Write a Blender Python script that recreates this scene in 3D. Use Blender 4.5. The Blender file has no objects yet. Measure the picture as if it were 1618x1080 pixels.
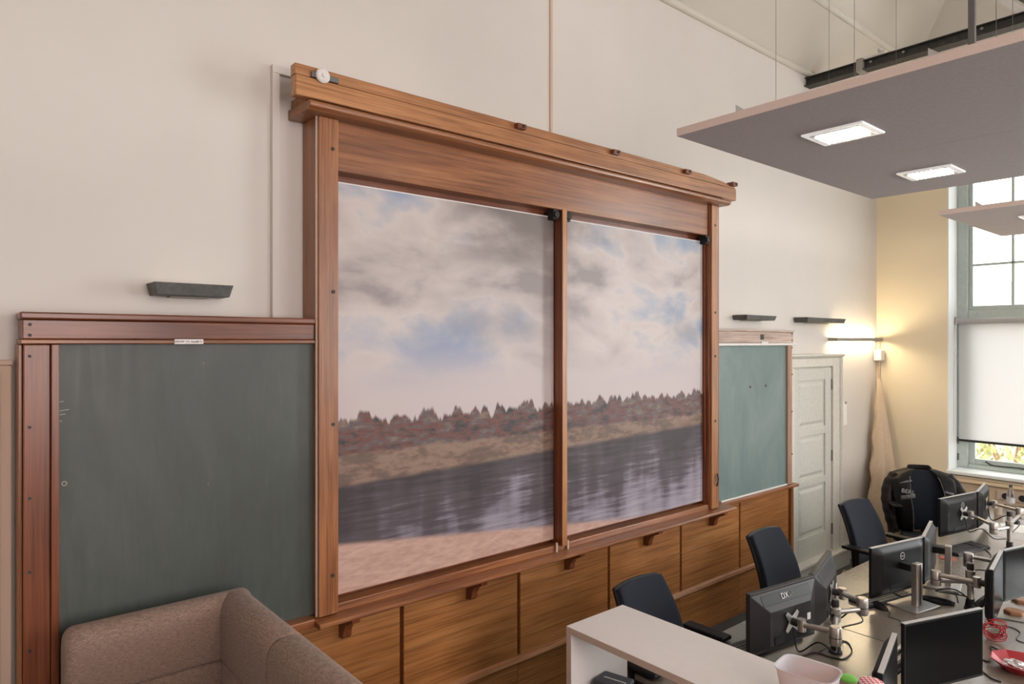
import bpy, bmesh, math, random
from mathutils import Vector, Matrix, noise
random.seed(7)
SC = bpy.context.scene
COL = SC.collection
PI = math.pi

# ------------------------------------------------------------------ camera, world, light, exposure
THETA = math.radians(49.67)
CAMX, CAMH, FPX = 3.3, 2.354, 1079.0
cam_d = bpy.data.cameras.new('camera'); cam = bpy.data.objects.new('camera', cam_d); COL.objects.link(cam)
cam_d.sensor_width = 36.0; cam_d.lens = FPX / 1618.0 * 36.0; cam_d.clip_start = 0.05; cam_d.clip_end = 200
cam.location = (CAMX, 0, CAMH); cam.rotation_euler = (PI / 2, 0, THETA)
SC.camera = cam

YE = 8.345            # end wall (with the window)
XR = 7.2              # opposite wall, off frame
YB = -2.6             # wall behind the camera

world = bpy.data.worlds.new('sky'); SC.world = world; world.use_nodes = True
wb = world.node_tree.nodes['Background']
wb.inputs[0].default_value = (0.93, 0.97, 1.0, 1); wb.inputs[1].default_value = 4.2

def area(name, loc, rot, sx, sy, power, col):
    l = bpy.data.lights.new(name, 'AREA'); l.shape = 'RECTANGLE'; l.size = sx; l.size_y = sy
    l.energy = power; l.color = col
    o = bpy.data.objects.new(name, l); COL.objects.link(o); o.location = loc; o.rotation_euler = rot
    return o
# daylight: portal at the seen end window, plus added area lights outside unseen openings
pt = area('daylight_end_window', (1.6, YE + 0.44, 2.75), (-PI / 2, 0, 0), 1.74, 3.6, 1, (1, 1, 1)); pt.data.cycles.is_portal = True
area('unseen_end_window_light', (4.6, YE + 0.45, 2.9), (-PI / 2, 0, 0), 1.7, 3.6, 300, (0.93, 0.98, 1.0))
area('added_side_light', (XR + 0.35, 5.2, 3.0), (0, PI / 2, 0), 3.4, 1.9, 55, (1.0, 0.95, 0.90))
area('added_side_light_near', (XR + 0.35, 1.0, 3.0), (0, PI / 2, 0), 3.4, 1.9, 140, (1.0, 0.745, 0.685))  # added light, tinted pink to warm the left of the chalkboard wall

vs = SC.view_settings
vs.view_transform = 'Standard'; vs.look = 'None'; vs.gamma = 1.0; vs.use_curve_mapping = False
vs.exposure = -0.12

# ------------------------------------------------------------------ photo pixel -> room position
S_, C_ = math.sin(THETA), math.cos(THETA)
def onX(u, v, X):
    r = (u - 809) / FPX; a = CAMX - X
    Y = a * (C_ + r * S_) / (S_ - r * C_); d = a * S_ + Y * C_
    return Y, CAMH - (v - 540) * d / FPX
def onZ(u, v, z):
    d = FPX * (CAMH - z) / (v - 540); r = (u - 809) / FPX * d
    return CAMX - S_ * d + C_ * r, C_ * d + S_ * r
def onY(u, v, Y):
    r = (u - 809) / FPX
    x = Y * (r * C_ - S_) / (C_ + r * S_); d = -x * S_ + Y * C_
    return CAMX + x, CAMH - (v - 540) * d / FPX

# ------------------------------------------------------------------ materials
MATS = {}
def nmat(name):
    m = bpy.data.materials.new(name); m.use_nodes = True; MATS[name] = m
    nt = m.node_tree; return m, nt, nt.nodes['Principled BSDF']
def setv(b, **k):
    for n, v in k.items():
        n = n.replace('_', ' ')
        if n in b.inputs: b.inputs[n].default_value = v
def ramp(nt, stops, interp='LINEAR'):
    r = nt.nodes.new('ShaderNodeValToRGB'); cr = r.color_ramp; cr.interpolation = interp
    while len(cr.elements) < len(stops): cr.elements.new(0.5)
    for e, (p, c) in zip(cr.elements, stops): e.position = p; e.color = (*c, 1)
    return r
def coords(nt, scale=(1, 1, 1), loc=(0, 0, 0), kind='Object'):
    t = nt.nodes.new('ShaderNodeTexCoord'); mp = nt.nodes.new('ShaderNodeMapping')
    mp.inputs['Scale'].default_value = scale; mp.inputs['Location'].default_value = loc
    nt.links.new(t.outputs[kind], mp.inputs[0]); return mp
def noise_t(nt, vec, scale, detail=4, rough=.55, dist=0):
    n = nt.nodes.new('ShaderNodeTexNoise'); n.inputs['Scale'].default_value = scale
    n.inputs['Detail'].default_value = detail; n.inputs['Roughness'].default_value = rough
    n.inputs['Distortion'].default_value = dist; nt.links.new(vec.outputs[0], n.inputs['Vector']); return n
def bump(nt, b, src, strength, dist=.01):
    bp = nt.nodes.new('ShaderNodeBump'); bp.inputs['Strength'].default_value = strength; bp.inputs['Distance'].default_value = dist
    nt.links.new(src, bp.inputs['Height']); nt.links.new(bp.outputs[0], b.inputs['Normal'])
def mixc(nt, fac, a, b, mode='MIX'):
    m = nt.nodes.new('ShaderNodeMix'); m.data_type = 'RGBA'; m.blend_type = mode
    if isinstance(fac, (int, float)): m.inputs[0].default_value = fac
    else: nt.links.new(fac, m.inputs[0])
    for i, x in ((6, a), (7, b)):
        if isinstance(x, tuple): m.inputs[i].default_value = (*x, 1)
        else: nt.links.new(x, m.inputs[i])
    return m.outputs[2]
def math_n(nt, op, a, b=None, clamp=False):
    m = nt.nodes.new('ShaderNodeMath'); m.operation = op; m.use_clamp = clamp
    for i, x in ((0, a), (1, b)):
        if x is None: continue
        if isinstance(x, (int, float)): m.inputs[i].default_value = x
        else: nt.links.new(x, m.inputs[i])
    return m.outputs[0]
def smooth(nt, val, lo, hi):
    m = nt.nodes.new('ShaderNodeMapRange'); m.interpolation_type = 'SMOOTHSTEP'
    for i, x in ((0, val), (1, lo), (2, hi)):
        if isinstance(x, (int, float)): m.inputs[i].default_value = x
        else: nt.links.new(x, m.inputs[i])
    m.inputs[3].default_value = 0; m.inputs[4].default_value = 1
    return m.outputs[0]

def plain(name, col, rough=.5, metal=0, var=.06, scale=30, bmp=0.0, spec=.5, **k):
    m, nt, b = nmat(name); setv(b, Roughness=rough, Metallic=metal, **k)
    b.inputs['Specular IOR Level'].default_value = spec
    mp = coords(nt); n = noise_t(nt, mp, scale)
    lo = tuple(max(0, c * (1 - var)) for c in col); hi = tuple(min(1, c * (1 + var)) for c in col)
    r = ramp(nt, [(.3, lo), (.7, hi)]); nt.links.new(n.outputs[0], r.inputs[0]); nt.links.new(r.outputs[0], b.inputs['Base Color'])
    if bmp: bump(nt, b, n.outputs[0], bmp, .004)
    return m

def wood(name, axis, dark, mid, light, rough=.32, gscale=1.0, seed=0.0, coat=.25):
    """axis: grain direction (0 x, 1 y, 2 z)"""
    m, nt, b = nmat(name)
    sc = [9 * gscale] * 3; sc[axis] = .55 * gscale
    mp = coords(nt, tuple(sc), (seed, seed * 1.7, seed * .6))
    n1 = noise_t(nt, mp, 1.3, 6, .6, 1.2)
    sf = [95 * gscale] * 3; sf[axis] = 2.2 * gscale
    mp2 = coords(nt, tuple(sf), (seed, seed, seed)); n2 = noise_t(nt, mp2, 1.0, 3, .6)
    mp3 = coords(nt, (1.1, 1.1, 1.1), (seed * 2, 0, 0)); n3 = noise_t(nt, mp3, 1.6, 3)
    r = ramp(nt, [(.25, dark), (.5, mid), (.75, light)]); nt.links.new(n1.outputs[0], r.inputs[0])
    r2 = ramp(nt, [(.34, (.48, .40, .35)), (.54, (1, 1, 1))]); nt.links.new(n2.outputs[0], r2.inputs[0])
    c = mixc(nt, .75, r.outputs[0], r2.outputs[0], 'MULTIPLY')
    r3 = ramp(nt, [(.3, (.82, .78, .76)), (.7, (1.08, 1.06, 1.04))]); nt.links.new(n3.outputs[0], r3.inputs[0])
    c = mixc(nt, 1.0, c, r3.outputs[0], 'MULTIPLY')
    nt.links.new(c, b.inputs['Base Color'])
    rr = nt.nodes.new('ShaderNodeMapRange'); nt.links.new(n1.outputs[0], rr.inputs[0]); rr.inputs[3].default_value = rough - .06; rr.inputs[4].default_value = rough + .12
    nt.links.new(rr.outputs[0], b.inputs['Roughness'])
    setv(b, Coat_Weight=coat, Coat_Roughness=.22)
    bump(nt, b, n2.outputs[0], .12, .002)
    return m

OAK = ((.18, .062, .022), (.31, .118, .042), (.43, .185, .07))
RED = ((.12, .032, .012), (.205, .06, .022), (.29, .095, .038))
PINE = ((.27, .105, .04), (.43, .19, .072), (.56, .28, .115))
wood('oak_y', 1, *OAK); wood('oak_z', 2, *OAK, seed=3.1); wood('oak_x', 0, *OAK, seed=5.7)
wood('redwood_y', 1, *RED, seed=1.3); wood('redwood_z', 2, *RED, seed=2.2)
wood('pine_y', 1, *PINE, rough=.36, seed=4.4); wood('pale_wood_z', 2, *PINE, rough=.36, seed=6.4)
PAN = ((.30, .115, .032), (.43, .185, .055), (.53, .255, .09))
for i in range(4): wood('panel_%d' % i, 1, *PAN, rough=.38, gscale=.8, seed=1.9 * i + .4, coat=.12)
wood('pale_frame_y', 1, (.40, .29, .24), (.55, .43, .37), (.66, .54, .48), rough=.5, seed=8, coat=0)
wood('pale_frame_z', 2, (.33, .19, .13), (.46, .30, .22), (.58, .42, .33), rough=.5, seed=9, coat=0)  # pale wood for the right-hand chalkboard's frame

def wallpaint(name, col, var=.035):
    m, nt, b = nmat(name); setv(b, Roughness=.75)
    mp = coords(nt); n = noise_t(nt, mp, .9, 5, .6); n2 = noise_t(nt, mp, 60, 3, .6)
    r = ramp(nt, [(.3, tuple(c * (1 - var) for c in col)), (.7, tuple(min(1, c * (1 + var)) for c in col))])
    nt.links.new(n.outputs[0], r.inputs[0]); nt.links.new(r.outputs[0], b.inputs['Base Color'])
    bump(nt, b, n2.outputs[0], .06, .004); return m
wallpaint('wall_white', (.70, .66, .615)); wallpaint('wall_cream', (.82, .72, .54)); wallpaint('ceiling_white', (.66, .62, .55))
wallpaint('casing_cream', (.62, .47, .36)); plain('door_paint', (.60, .60, .545), .42); plain('trim_paint', (.68, .655, .59), .42)
plain('window_paint', (.50, .56, .52), .4); plain('reveal_white', (.86, .88, .87), .5, var=.02)
wallpaint('dado_cream', (.66, .52, .36))

def board(name, c1, c2, c3):
    m, nt, b = nmat(name); setv(b, Roughness=.42)
    mp = coords(nt, (1, 1, .55)); n = noise_t(nt, mp, 2.2, 6, .6, .6)
    mp2 = coords(nt, (1, 9, .9), (3, 1, 2)); n2 = noise_t(nt, mp2, 3.0, 6, .65, 1.5)
    r = ramp(nt, [(.25, c1), (.5, c2), (.78, c3)]); nt.links.new(n.outputs[0], r.inputs[0])
    r2 = ramp(nt, [(.35, (.88, .88, .88)), (.62, (1.0, 1.0, 1.0)), (.8, (1.3, 1.28, 1.25))]); nt.links.new(n2.outputs[0], r2.inputs[0])
    c = mixc(nt, 1, r.outputs[0], r2.outputs[0], 'MULTIPLY'); nt.links.new(c, b.inputs['Base Color'])
    r4 = ramp(nt, [(.3, (.36,) * 3), (.7, (.55,) * 3)]); nt.links.new(n2.outputs[0], r4.inputs[0]); nt.links.new(r4.outputs[0], b.inputs['Roughness'])
board('slate_dark', (.050, .056, .050), (.066, .078, .070), (.098, .110, .100))
board('slate_window_lit', (.125, .175, .172), (.165, .23, .225), (.24, .30, .29))  # right-hand board: window light put in as a paler, bluer slate

def fabric(name, c1, c2, scale=420, rough=.9):
    m, nt, b = nmat(name); setv(b, Roughness=rough, Sheen_Weight=.1); b.inputs['Specular IOR Level'].default_value = .2
    mp = coords(nt, (1, 1, 1)); n = noise_t(nt, mp, scale, 2, .7)
    mpb = coords(nt, (.6, .6, 3)); n2 = noise_t(nt, mpb, scale * .3, 3, .7)
    f = math_n(nt, 'MULTIPLY', math_n(nt, 'ADD', n.outputs[0], n2.outputs[0]), .5)
    r = ramp(nt, [(.38, c1), (.62, c2)]); nt.links.new(f, r.inputs[0]); nt.links.new(r.outputs[0], b.inputs['Base Color'])
    bump(nt, b, f, .5, .003)
fabric('sofa_fabric', (.18, .115, .088), (.36, .255, .205), 300)
fabric('chair_fabric', (.008, .010, .017), (.020, .025, .038), 700)
fabric('acoustic_grey', (.37, .325, .325), (.46, .41, .405), 500)
fabric('acoustic_edge', (.76, .62, .56), (.84, .70, .63), 500)
fabric('canvas', (.50, .385, .27), (.66, .53, .40), 260)
fabric('carpet', (.035, .036, .036), (.105, .105, .10), 330)
plain('cardboard', (.36, .24, .14), .8)
plain('black_plastic', (.010, .010, .011), .40, spec=.3); plain('dark_plastic', (.009, .0085, .009), .42, scale=60, spec=.2)
plain('charcoal', (.05, .046, .044), .5); plain('matt_black', (.010, .010, .012), .6)
plain('grey_plastic', (.030, .027, .027), .42, spec=.3); plain('silver_plastic', (.44, .43, .42), .35)
plain('brushed_metal', (.52, .48, .44), .34, .85, scale=90); plain('aluminium', (.62, .61, .60), .3, .8)
plain('fixture_grey', (.095, .095, .088), .5, .3, var=.25, scale=40, bmp=.2)
plain('fixture_pale', (.33, .31, .27), .5, .2); plain('steel_dark', (.055, .052, .048), .55, .5, var=.3)
plain('steel_grey', (.16, .155, .15), .5, .4); plain('white_paint', (.74, .73, .70), .45)
plain('white_laminate', (.74, .69, .66), .36, var=.015); plain('laminate_edge', (.64, .49, .41), .5, var=.03)
plain('paper', (.88, .87, .85), .7, var=.02); plain('enamel', (.78, .74, .72), .3); plain('ink', (.02, .02, .02), .6)
plain('print_white', (.62, .62, .64), .5); plain('red_plastic', (.36, .014, .022), .35); plain('red_mat', (.36, .085, .06), .7)
plain('foil', (.72, .70, .70), .25, .7, var=.2, scale=60, bmp=.5); plain('green_plastic', (.16, .50, .05), .4)
plain('cup_brown', (.34, .20, .14), .6); plain('cup_paper', (.56, .46, .39), .7); plain('hex_wood', (.33, .15, .07), .5)
plain('navy_box', (.04, .043, .06), .5); plain('brass', (.35, .24, .10), .35, .8); plain('pale_trim', (.62, .50, .42), .5)
plain('leather', (.006, .0055, .0055), .42, var=.3, scale=25, bmp=.35, spec=.22); plain('leather_brown', (.012, .007, .006), .45, var=.3, scale=25, bmp=.35, spec=.22)
plain('leather_grey', (.13, .13, .135), .5, var=.3, scale=40)
plain('brick_out', (.62, .50, .44), .9); plain('leaf', (.48, .50, .22), .7, var=.4, scale=8)
plain('keycap', (.045, .043, .043), .5); plain('mesh_back', (.016, .016, .018), .75, bmp=.4, scale=300)
plain('chrome', (.7, .7, .72), .12, 1)

# desktop: dark grey satin laminate, base lightened to tan for the warm corner's reflection
m, nt, b = nmat('desktop'); setv(b, Roughness=.26, Coat_Weight=.5, Coat_Roughness=.2); b.inputs['Specular IOR Level'].default_value = 1.0; mp = coords(nt); n = noise_t(nt, mp, 160, 3)
r = ramp(nt, [(.35, (.185, .15, .115)), (.65, (.225, .185, .145))]); nt.links.new(n.outputs[0], r.inputs[0]); nt.links.new(r.outputs[0], b.inputs['Base Color'])
# screen
m, nt, b = nmat('screen'); setv(b, Base_Color=(.003, .003, .0035, 1), Roughness=.22); b.inputs['Specular IOR Level'].default_value = .12
# LED lens and glow bar
def emit(name, col, s):
    m, nt, b = nmat(name); setv(b, Base_Color=(.8, .8, .8, 1), Emission_Color=(*col, 1), Emission_Strength=s)
emit('led', (1, .95, .90), 46); emit('tube_warm', (1, .80, .50), 85)
# clear and frosted things
m, nt, b = nmat('window_glass'); setv(b, Base_Color=(.97, .99, .98, 1), Roughness=0.0, Transmission_Weight=1, IOR=1.02)
m, nt, b = nmat('clear_plastic'); setv(b, Base_Color=(.93, .97, 1, 1), Roughness=.04, Transmission_Weight=.92, IOR=1.2)
m, nt, b = nmat('frosted'); setv(b, Base_Color=(.66, .62, .66, 1), Roughness=.35, Subsurface_Weight=.25, Transmission_Weight=.12, IOR=1.4)
m, nt, b = nmat('acrylic'); setv(b, Base_Color=(.92, .90, .90, 1), Roughness=.2, Transmission_Weight=.35, Emission_Color=(1, .98, .97, 1), Emission_Strength=.22)  # lamp frame and louvre: faint glow of their own put into the material
# roller blind: thin translucent cloth
m, nt, b = nmat('blind_cloth')
for x in list(nt.nodes):
    if x.type == 'BSDF_PRINCIPLED': nt.nodes.remove(x)
out = nt.nodes['Material Output']; d1 = nt.nodes.new('ShaderNodeBsdfDiffuse'); d2 = nt.nodes.new('ShaderNodeBsdfTranslucent'); mx = nt.nodes.new('ShaderNodeMixShader')
d1.inputs[0].default_value = (.84, .83, .80, 1); d2.inputs[0].default_value = (.66, .655, .64, 1); mx.inputs[0].default_value = .42
nt.links.new(d1.outputs[0], mx.inputs[1]); nt.links.new(d2.outputs[0], mx.inputs[2]); nt.links.new(mx.outputs[0], out.inputs[0])
# red gingham
m, nt, b = nmat('gingham'); setv(b, Roughness=.6); mp = coords(nt, (1, 1, 1)); ck = nt.nodes.new('ShaderNodeTexChecker'); ck.inputs['Scale'].default_value = 95
ck.inputs[1].default_value = (.62, .05, .07, 1); ck.inputs[2].default_value = (.80, .66, .66, 1); nt.links.new(mp.outputs[0], ck.inputs[0]); nt.links.new(ck.outputs[0], b.inputs['Base Color'])
# exterior brick
m, nt, b = nmat('outside_brick'); setv(b, Roughness=.9); mp = coords(nt, (1, 1, 1)); mp.inputs['Rotation'].default_value = (PI / 2, 0, 0)
bk = nt.nodes.new('ShaderNodeTexBrick'); bk.inputs['Scale'].default_value = 4; bk.inputs['Color1'].default_value = (.60, .48, .44, 1); bk.inputs['Color2'].default_value = (.54, .42, .39, 1); bk.inputs['Mortar'].default_value = (.85, .83, .8, 1)
nt.links.new(mp.outputs[0], bk.inputs[0]); nt.links.new(bk.outputs[0], b.inputs['Base Color'])

# printed picture: generic cloudy sky over a low shore, dark water and a strip of sand (object z 0..1 and y in metres)
m, nt, b = nmat('print_picture'); setv(b, Roughness=.5)
tc = nt.nodes.new('ShaderNodeTexCoord'); sep = nt.nodes.new('ShaderNodeSeparateXYZ'); nt.links.new(tc.outputs['Object'], sep.inputs[0])
Yc = sep.outputs[1]; Zc = math_n(nt, 'DIVIDE', math_n(nt, 'SUBTRACT', sep.outputs[2], 1.075), 2.08)
mpc = coords(nt, (1, .95, 1.9), (.3, 2.35, .4)); nc = noise_t(nt, mpc, 1.25, 8, .50, .25)
mpd = coords(nt, (1, .8, 1.5), (5, 7.3, 3)); nd = noise_t(nt, mpd, 1.0, 6, .5, .3)
cl = ramp(nt, [(.38, (.23, .31, .47)), (.45, (.38, .41, .49)), (.52, (.60, .54, .52)), (.60, (.50, .44, .43)), (.68, (.30, .265, .26))]); nt.links.new(nc.outputs[0], cl.inputs[0])
low = mixc(nt, smooth(nt, Zc, .66, .46), cl.outputs[0], (.56, .49, .49))
dk = math_n(nt, 'MULTIPLY', smooth(nt, Zc, .80, .90), smooth(nt, nd.outputs[0], .40, .58))
sky = mixc(nt, dk, low, (.20, .17, .16))
dk2 = math_n(nt, 'MULTIPLY', math_n(nt, 'MULTIPLY', smooth(nt, Zc, .56, .66), smooth(nt, Zc, .80, .70)), smooth(nt, nd.outputs[0], .50, .66))
sky = mixc(nt, math_n(nt, 'MULTIPLY', dk2, .6), sky, (.34, .30, .30))
# shore band
mps = coords(nt, (1, 3.2, 9), (2, 1, 0)); ns = noise_t(nt, mps, 2.6, 5, .6)
mpt = coords(nt, (1, 7.0, .6), (4, 1, 0)); ntop = noise_t(nt, mpt, 1.6, 4, .6)
shore = ramp(nt, [(.30, (.022, .019, .022)), (.42, (.065, .05, .05)), (.50, (.17, .055, .042)), (.56, (.10, .085, .09)), (.68, (.22, .14, .10))]); nt.links.new(ns.outputs[0], shore.inputs[0])
top = math_n(nt, 'ADD', .355, math_n(nt, 'MULTIPLY', ntop.outputs[0], .14))
scene_c = mixc(nt, smooth(nt, Zc, math_n(nt, 'ADD', top, .006), math_n(nt, 'SUBTRACT', top, .006)), sky, shore.outputs[0])
quay = mixc(nt, smooth(nt, ns.outputs[0], .4, .6), (.17, .11, .08), (.30, .20, .14))
scene_c = mixc(nt, math_n(nt, 'MULTIPLY', smooth(nt, Zc, .345, .335), .75), scene_c, quay)
# water
mpw = coords(nt, (1, 1.6, 26), (3, 2, 0)); nw = noise_t(nt, mpw, 1.6, 4, .6); mpw2 = coords(nt, (1, 2.1, .7), (8, .4, 0)); nw2 = noise_t(nt, mpw2, 1.5, 3, .5)
wv = math_n(nt, 'ADD', math_n(nt, 'MULTIPLY', nw.outputs[0], .35), math_n(nt, 'MULTIPLY', nw2.outputs[0], .65))
wv = math_n(nt, 'ADD', wv, math_n(nt, 'MULTIPLY', math_n(nt, 'SUBTRACT', .2, Zc), .9))
wv = math_n(nt, 'ADD', wv, math_n(nt, 'MULTIPLY', math_n(nt, 'SUBTRACT', Yc, 3.0), .03))
wat = ramp(nt, [(.42, (.040, .028, .032)), (.55, (.085, .066, .080)), (.66, (.27, .24, .29)), (.80, (.42, .38, .43))]); nt.links.new(wv, wat.inputs[0])
wl = math_n(nt, 'ADD', .262, math_n(nt, 'MULTIPLY', math_n(nt, 'SUBTRACT', Yc, 1.5), .012))
scene_c = mixc(nt, smooth(nt, Zc, math_n(nt, 'ADD', wl, .008), math_n(nt, 'SUBTRACT', wl, .008)), scene_c, wat.outputs[0])
# sand
sl = math_n(nt, 'SUBTRACT', .125, math_n(nt, 'MULTIPLY', math_n(nt, 'SUBTRACT', Yc, 1.5), .052))
mpn = coords(nt, (1, 4, 14), (1, 1, 0)); nn = noise_t(nt, mpn, 3, 5, .6); sand = ramp(nt, [(.3, (.44, .27, .21)), (.7, (.60, .40, .33))]); nt.links.new(nn.outputs[0], sand.inputs[0])
scene_c = mixc(nt, smooth(nt, Zc, math_n(nt, 'ADD', sl, .01), math_n(nt, 'SUBTRACT', sl, .006)), scene_c, sand.outputs[0])
nt.links.new(scene_c, b.inputs['Base Color'])

# ------------------------------------------------------------------ mesh helpers
def T(loc=(0, 0, 0), rz=0, rx=0, ry=0):
    return Matrix.Translation(loc) @ Matrix.Rotation(rz, 4, 'Z') @ Matrix.Rotation(ry, 4, 'Y') @ Matrix.Rotation(rx, 4, 'X')
def box(bm, lo, hi, M=None):
    vs_ = [bm.verts.new((x, y, z)) for x in (lo[0], hi[0]) for y in (lo[1], hi[1]) for z in (lo[2], hi[2])]
    for q in ((0, 1, 3, 2), (4, 6, 7, 5), (0, 4, 5, 1), (2, 3, 7, 6), (0, 2, 6, 4), (1, 5, 7, 3)):
        bm.faces.new([vs_[i] for i in q])
    if M: bmesh.ops.transform(bm, matrix=M, verts=vs_)
    return vs_
def lathe(bm, prof, seg=20, M=None):
    """prof: (r, z) list, closed at the ends"""
    rings = []; allv = []
    for r, z in prof:
        if r < 1e-6: v = bm.verts.new((0, 0, z)); rings.append([v]); allv.append(v)
        else:
            ring = [bm.verts.new((r * math.cos(2 * PI * i / seg), r * math.sin(2 * PI * i / seg), z)) for i in range(seg)]
            rings.append(ring); allv += ring
    for a, c in zip(rings, rings[1:]):
        for i in range(seg):
            j = (i + 1) % seg
            if len(a) == 1 and len(c) == 1: continue
            if len(a) == 1: bm.faces.new((a[0], c[j], c[i]))
            elif len(c) == 1: bm.faces.new((a[i], a[j], c[0]))
            else: bm.faces.new((a[i], a[j], c[j], c[i]))
    if M: bmesh.ops.transform(bm, matrix=M, verts=allv)
    return allv
def cyl(bm, p, q, r, seg=14, r2=None):
    p, q = Vector(p), Vector(q); L = (q - p).length; r2 = r if r2 is None else r2
    M = Matrix.Translation(p) @ Vector((0, 0, 1)).rotation_difference((q - p)).to_matrix().to_4x4()
    return lathe(bm, [(0, 0), (r, 0), (r2, L), (0, L)], seg, M)
def spline(pts, n=8):
    pts = [Vector(p) for p in pts]; P = [pts[0] * 2 - pts[1]] + pts + [pts[-1] * 2 - pts[-2]]; out = []
    for i in range(1, len(P) - 2):
        for k in range(n):
            t = k / n; a, b_, c, d = P[i - 1], P[i], P[i + 1], P[i + 2]
            out.append(.5 * ((2 * b_) + (c - a) * t + (2 * a - 5 * b_ + 4 * c - d) * t * t + (3 * b_ - a - 3 * c + d) * t ** 3))
    out.append(pts[-1]); return out
def tube(bm, pts, r, seg=6, n=8, closed=False):
    P = spline(pts, n) if n else [Vector(p) for p in pts]; prev = None; first = None
    rr = r if callable(r) else (lambda t: r)
    up = Vector((0, 0, 1))
    for i, p in enumerate(P):
        t = (P[min(i + 1, len(P) - 1)] - P[max(i - 1, 0)]).normalized()
        side = t.cross(up)
        if side.length < .05: side = t.cross(Vector((1, 0, 0)))
        side.normalize(); nn_ = side.cross(t).normalized(); ra = rr(i / (len(P) - 1))
        ring = [bm.verts.new(p + side * (ra * math.cos(2 * PI * k / seg)) + nn_ * (ra * math.sin(2 * PI * k / seg))) for k in range(seg)]
        if prev:
            for k in range(seg): bm.faces.new((prev[k], prev[(k + 1) % seg], ring[(k + 1) % seg], ring[k]))
        else: first = ring
        prev = ring
    bm.faces.new(first[::-1]); bm.faces.new(prev)
def prism(bm, poly, axis, a, b_, M=None):
    """extrude 2D polygon along an axis from a to b_"""
    def P(p, t):
        return {0: (t, p[0], p[1]), 1: (p[0], t, p[1]), 2: (p[0], p[1], t)}[axis]
    A = [bm.verts.new(P(p, a)) for p in poly]; B = [bm.verts.new(P(p, b_)) for p in poly]; n = len(poly)
    bm.faces.new(A[::-1]); bm.faces.new(B)
    for i in range(n): bm.faces.new((A[i], A[(i + 1) % n], B[(i + 1) % n], B[i]))
    if M: bmesh.ops.transform(bm, matrix=M, verts=A + B)
def surf(bm, f, nu, nv, closed_u=False):
    g = [[bm.verts.new(f(i / (nu if closed_u else nu - 1), j / (nv - 1))) for j in range(nv)] for i in range(nu)]
    for i in range(nu if closed_u else nu - 1):
        for j in range(nv - 1): bm.faces.new((g[i][j], g[(i + 1) % nu][j], g[(i + 1) % nu][j + 1], g[i][j + 1]))
    return g
def obj(name, bm, mat, parent=None, bevel=0, smooth_=False, seg=2, solid=0, subd=0):
    bmesh.ops.recalc_face_normals(bm, faces=bm.faces)
    me = bpy.data.meshes.new(name); bm.to_mesh(me); bm.free()
    mats = mat if isinstance(mat, (list, tuple)) else [mat]
    for x in mats: me.materials.append(MATS[x])
    o = bpy.data.objects.new(name, me); COL.objects.link(o)
    if parent: o.parent = parent
    if smooth_:
        for p in me.polygons: p.use_smooth = True
        me.set_sharp_from_angle(angle=math.radians(40))
    if solid: md = o.modifiers.new('thickness', 'SOLIDIFY'); md.thickness = solid; md.offset = 0
    if bevel:
        md = o.modifiers.new('bevel', 'BEVEL'); md.width = bevel; md.segments = seg; md.limit_method = 'ANGLE'; md.angle_limit = math.radians(35); md.harden_normals = False
    if subd: md = o.modifiers.new('subdivide', 'SUBSURF'); md.levels = subd; md.render_levels = subd
    return o
def B(name, lo, hi, mat, parent=None, bevel=.003, M=None):
    bm = bmesh.new(); box(bm, lo, hi, M); return obj(name, bm, mat, parent, bevel)
def tag(o, label, cat, group=None):
    o['label'] = label; o['category'] = cat
    if group: o['group'] = group
    return o
def thing(name, label, cat, loc=(0, 0, 0), rz=0, group=None):
    o = bpy.data.objects.new(name, None); COL.objects.link(o); o.location = loc; o.rotation_euler = (0, 0, rz); o.empty_display_size = .1
    return tag(o, label, cat, group)
def struct(o, label=None):
    o['kind'] = 'structure'
    if label: o['label'] = label; o['category'] = 'structure'
    return o
def empty_struct(name, label, cat):
    o = bpy.data.objects.new(name, None); COL.objects.link(o); o['kind'] = 'structure'; o['label'] = label; o['category'] = cat; return o
def dup(root, loc, rz, label, group=None):
    r_ = root.copy(); COL.objects.link(r_); r_.location = loc; r_.rotation_euler = (0, 0, rz); r_['label'] = label
    if group: r_['group'] = group
    for ch in list(root.children):
        c = ch.copy(); COL.objects.link(c); c.parent = r_
        for g in list(ch.children):
            d = g.copy(); COL.objects.link(d); d.parent = c
    return r_
def text(name, s, size, mat, M, parent, extrude=.0008, align='CENTER'):
    cu = bpy.data.curves.new(name, 'FONT'); cu.body = s; cu.size = size; cu.extrude = extrude; cu.align_x = align; cu.align_y = 'CENTER'
    cu.materials.append(MATS[mat]); tmp = bpy.data.objects.new(name, cu); COL.objects.link(tmp)
    me = bpy.data.meshes.new_from_object(tmp); bpy.data.objects.remove(tmp); me.materials.clear(); me.materials.append(MATS[mat])
    o = bpy.data.objects.new(name, me); COL.objects.link(o); o.parent = parent; o.matrix_local = M; return o

# ------------------------------------------------------------------ room shell
ZW = 5.05
def S(name, lo, hi, mat, label, cat):
    o = B(name, lo, hi, mat, None, 0); o['kind'] = 'structure'; o['label'] = label; o['category'] = cat; return o
S('floor', (-.3, YB - .3, -.1), (XR + .3, YE + .6, 0), 'carpet', 'dark grey carpet floor', 'floor')
S('wall_left', (-.3, YB - .3, 0), (0, YE + .6, ZW), 'wall_white', 'tall off-white plaster wall behind the chalkboards', 'wall')
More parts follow.
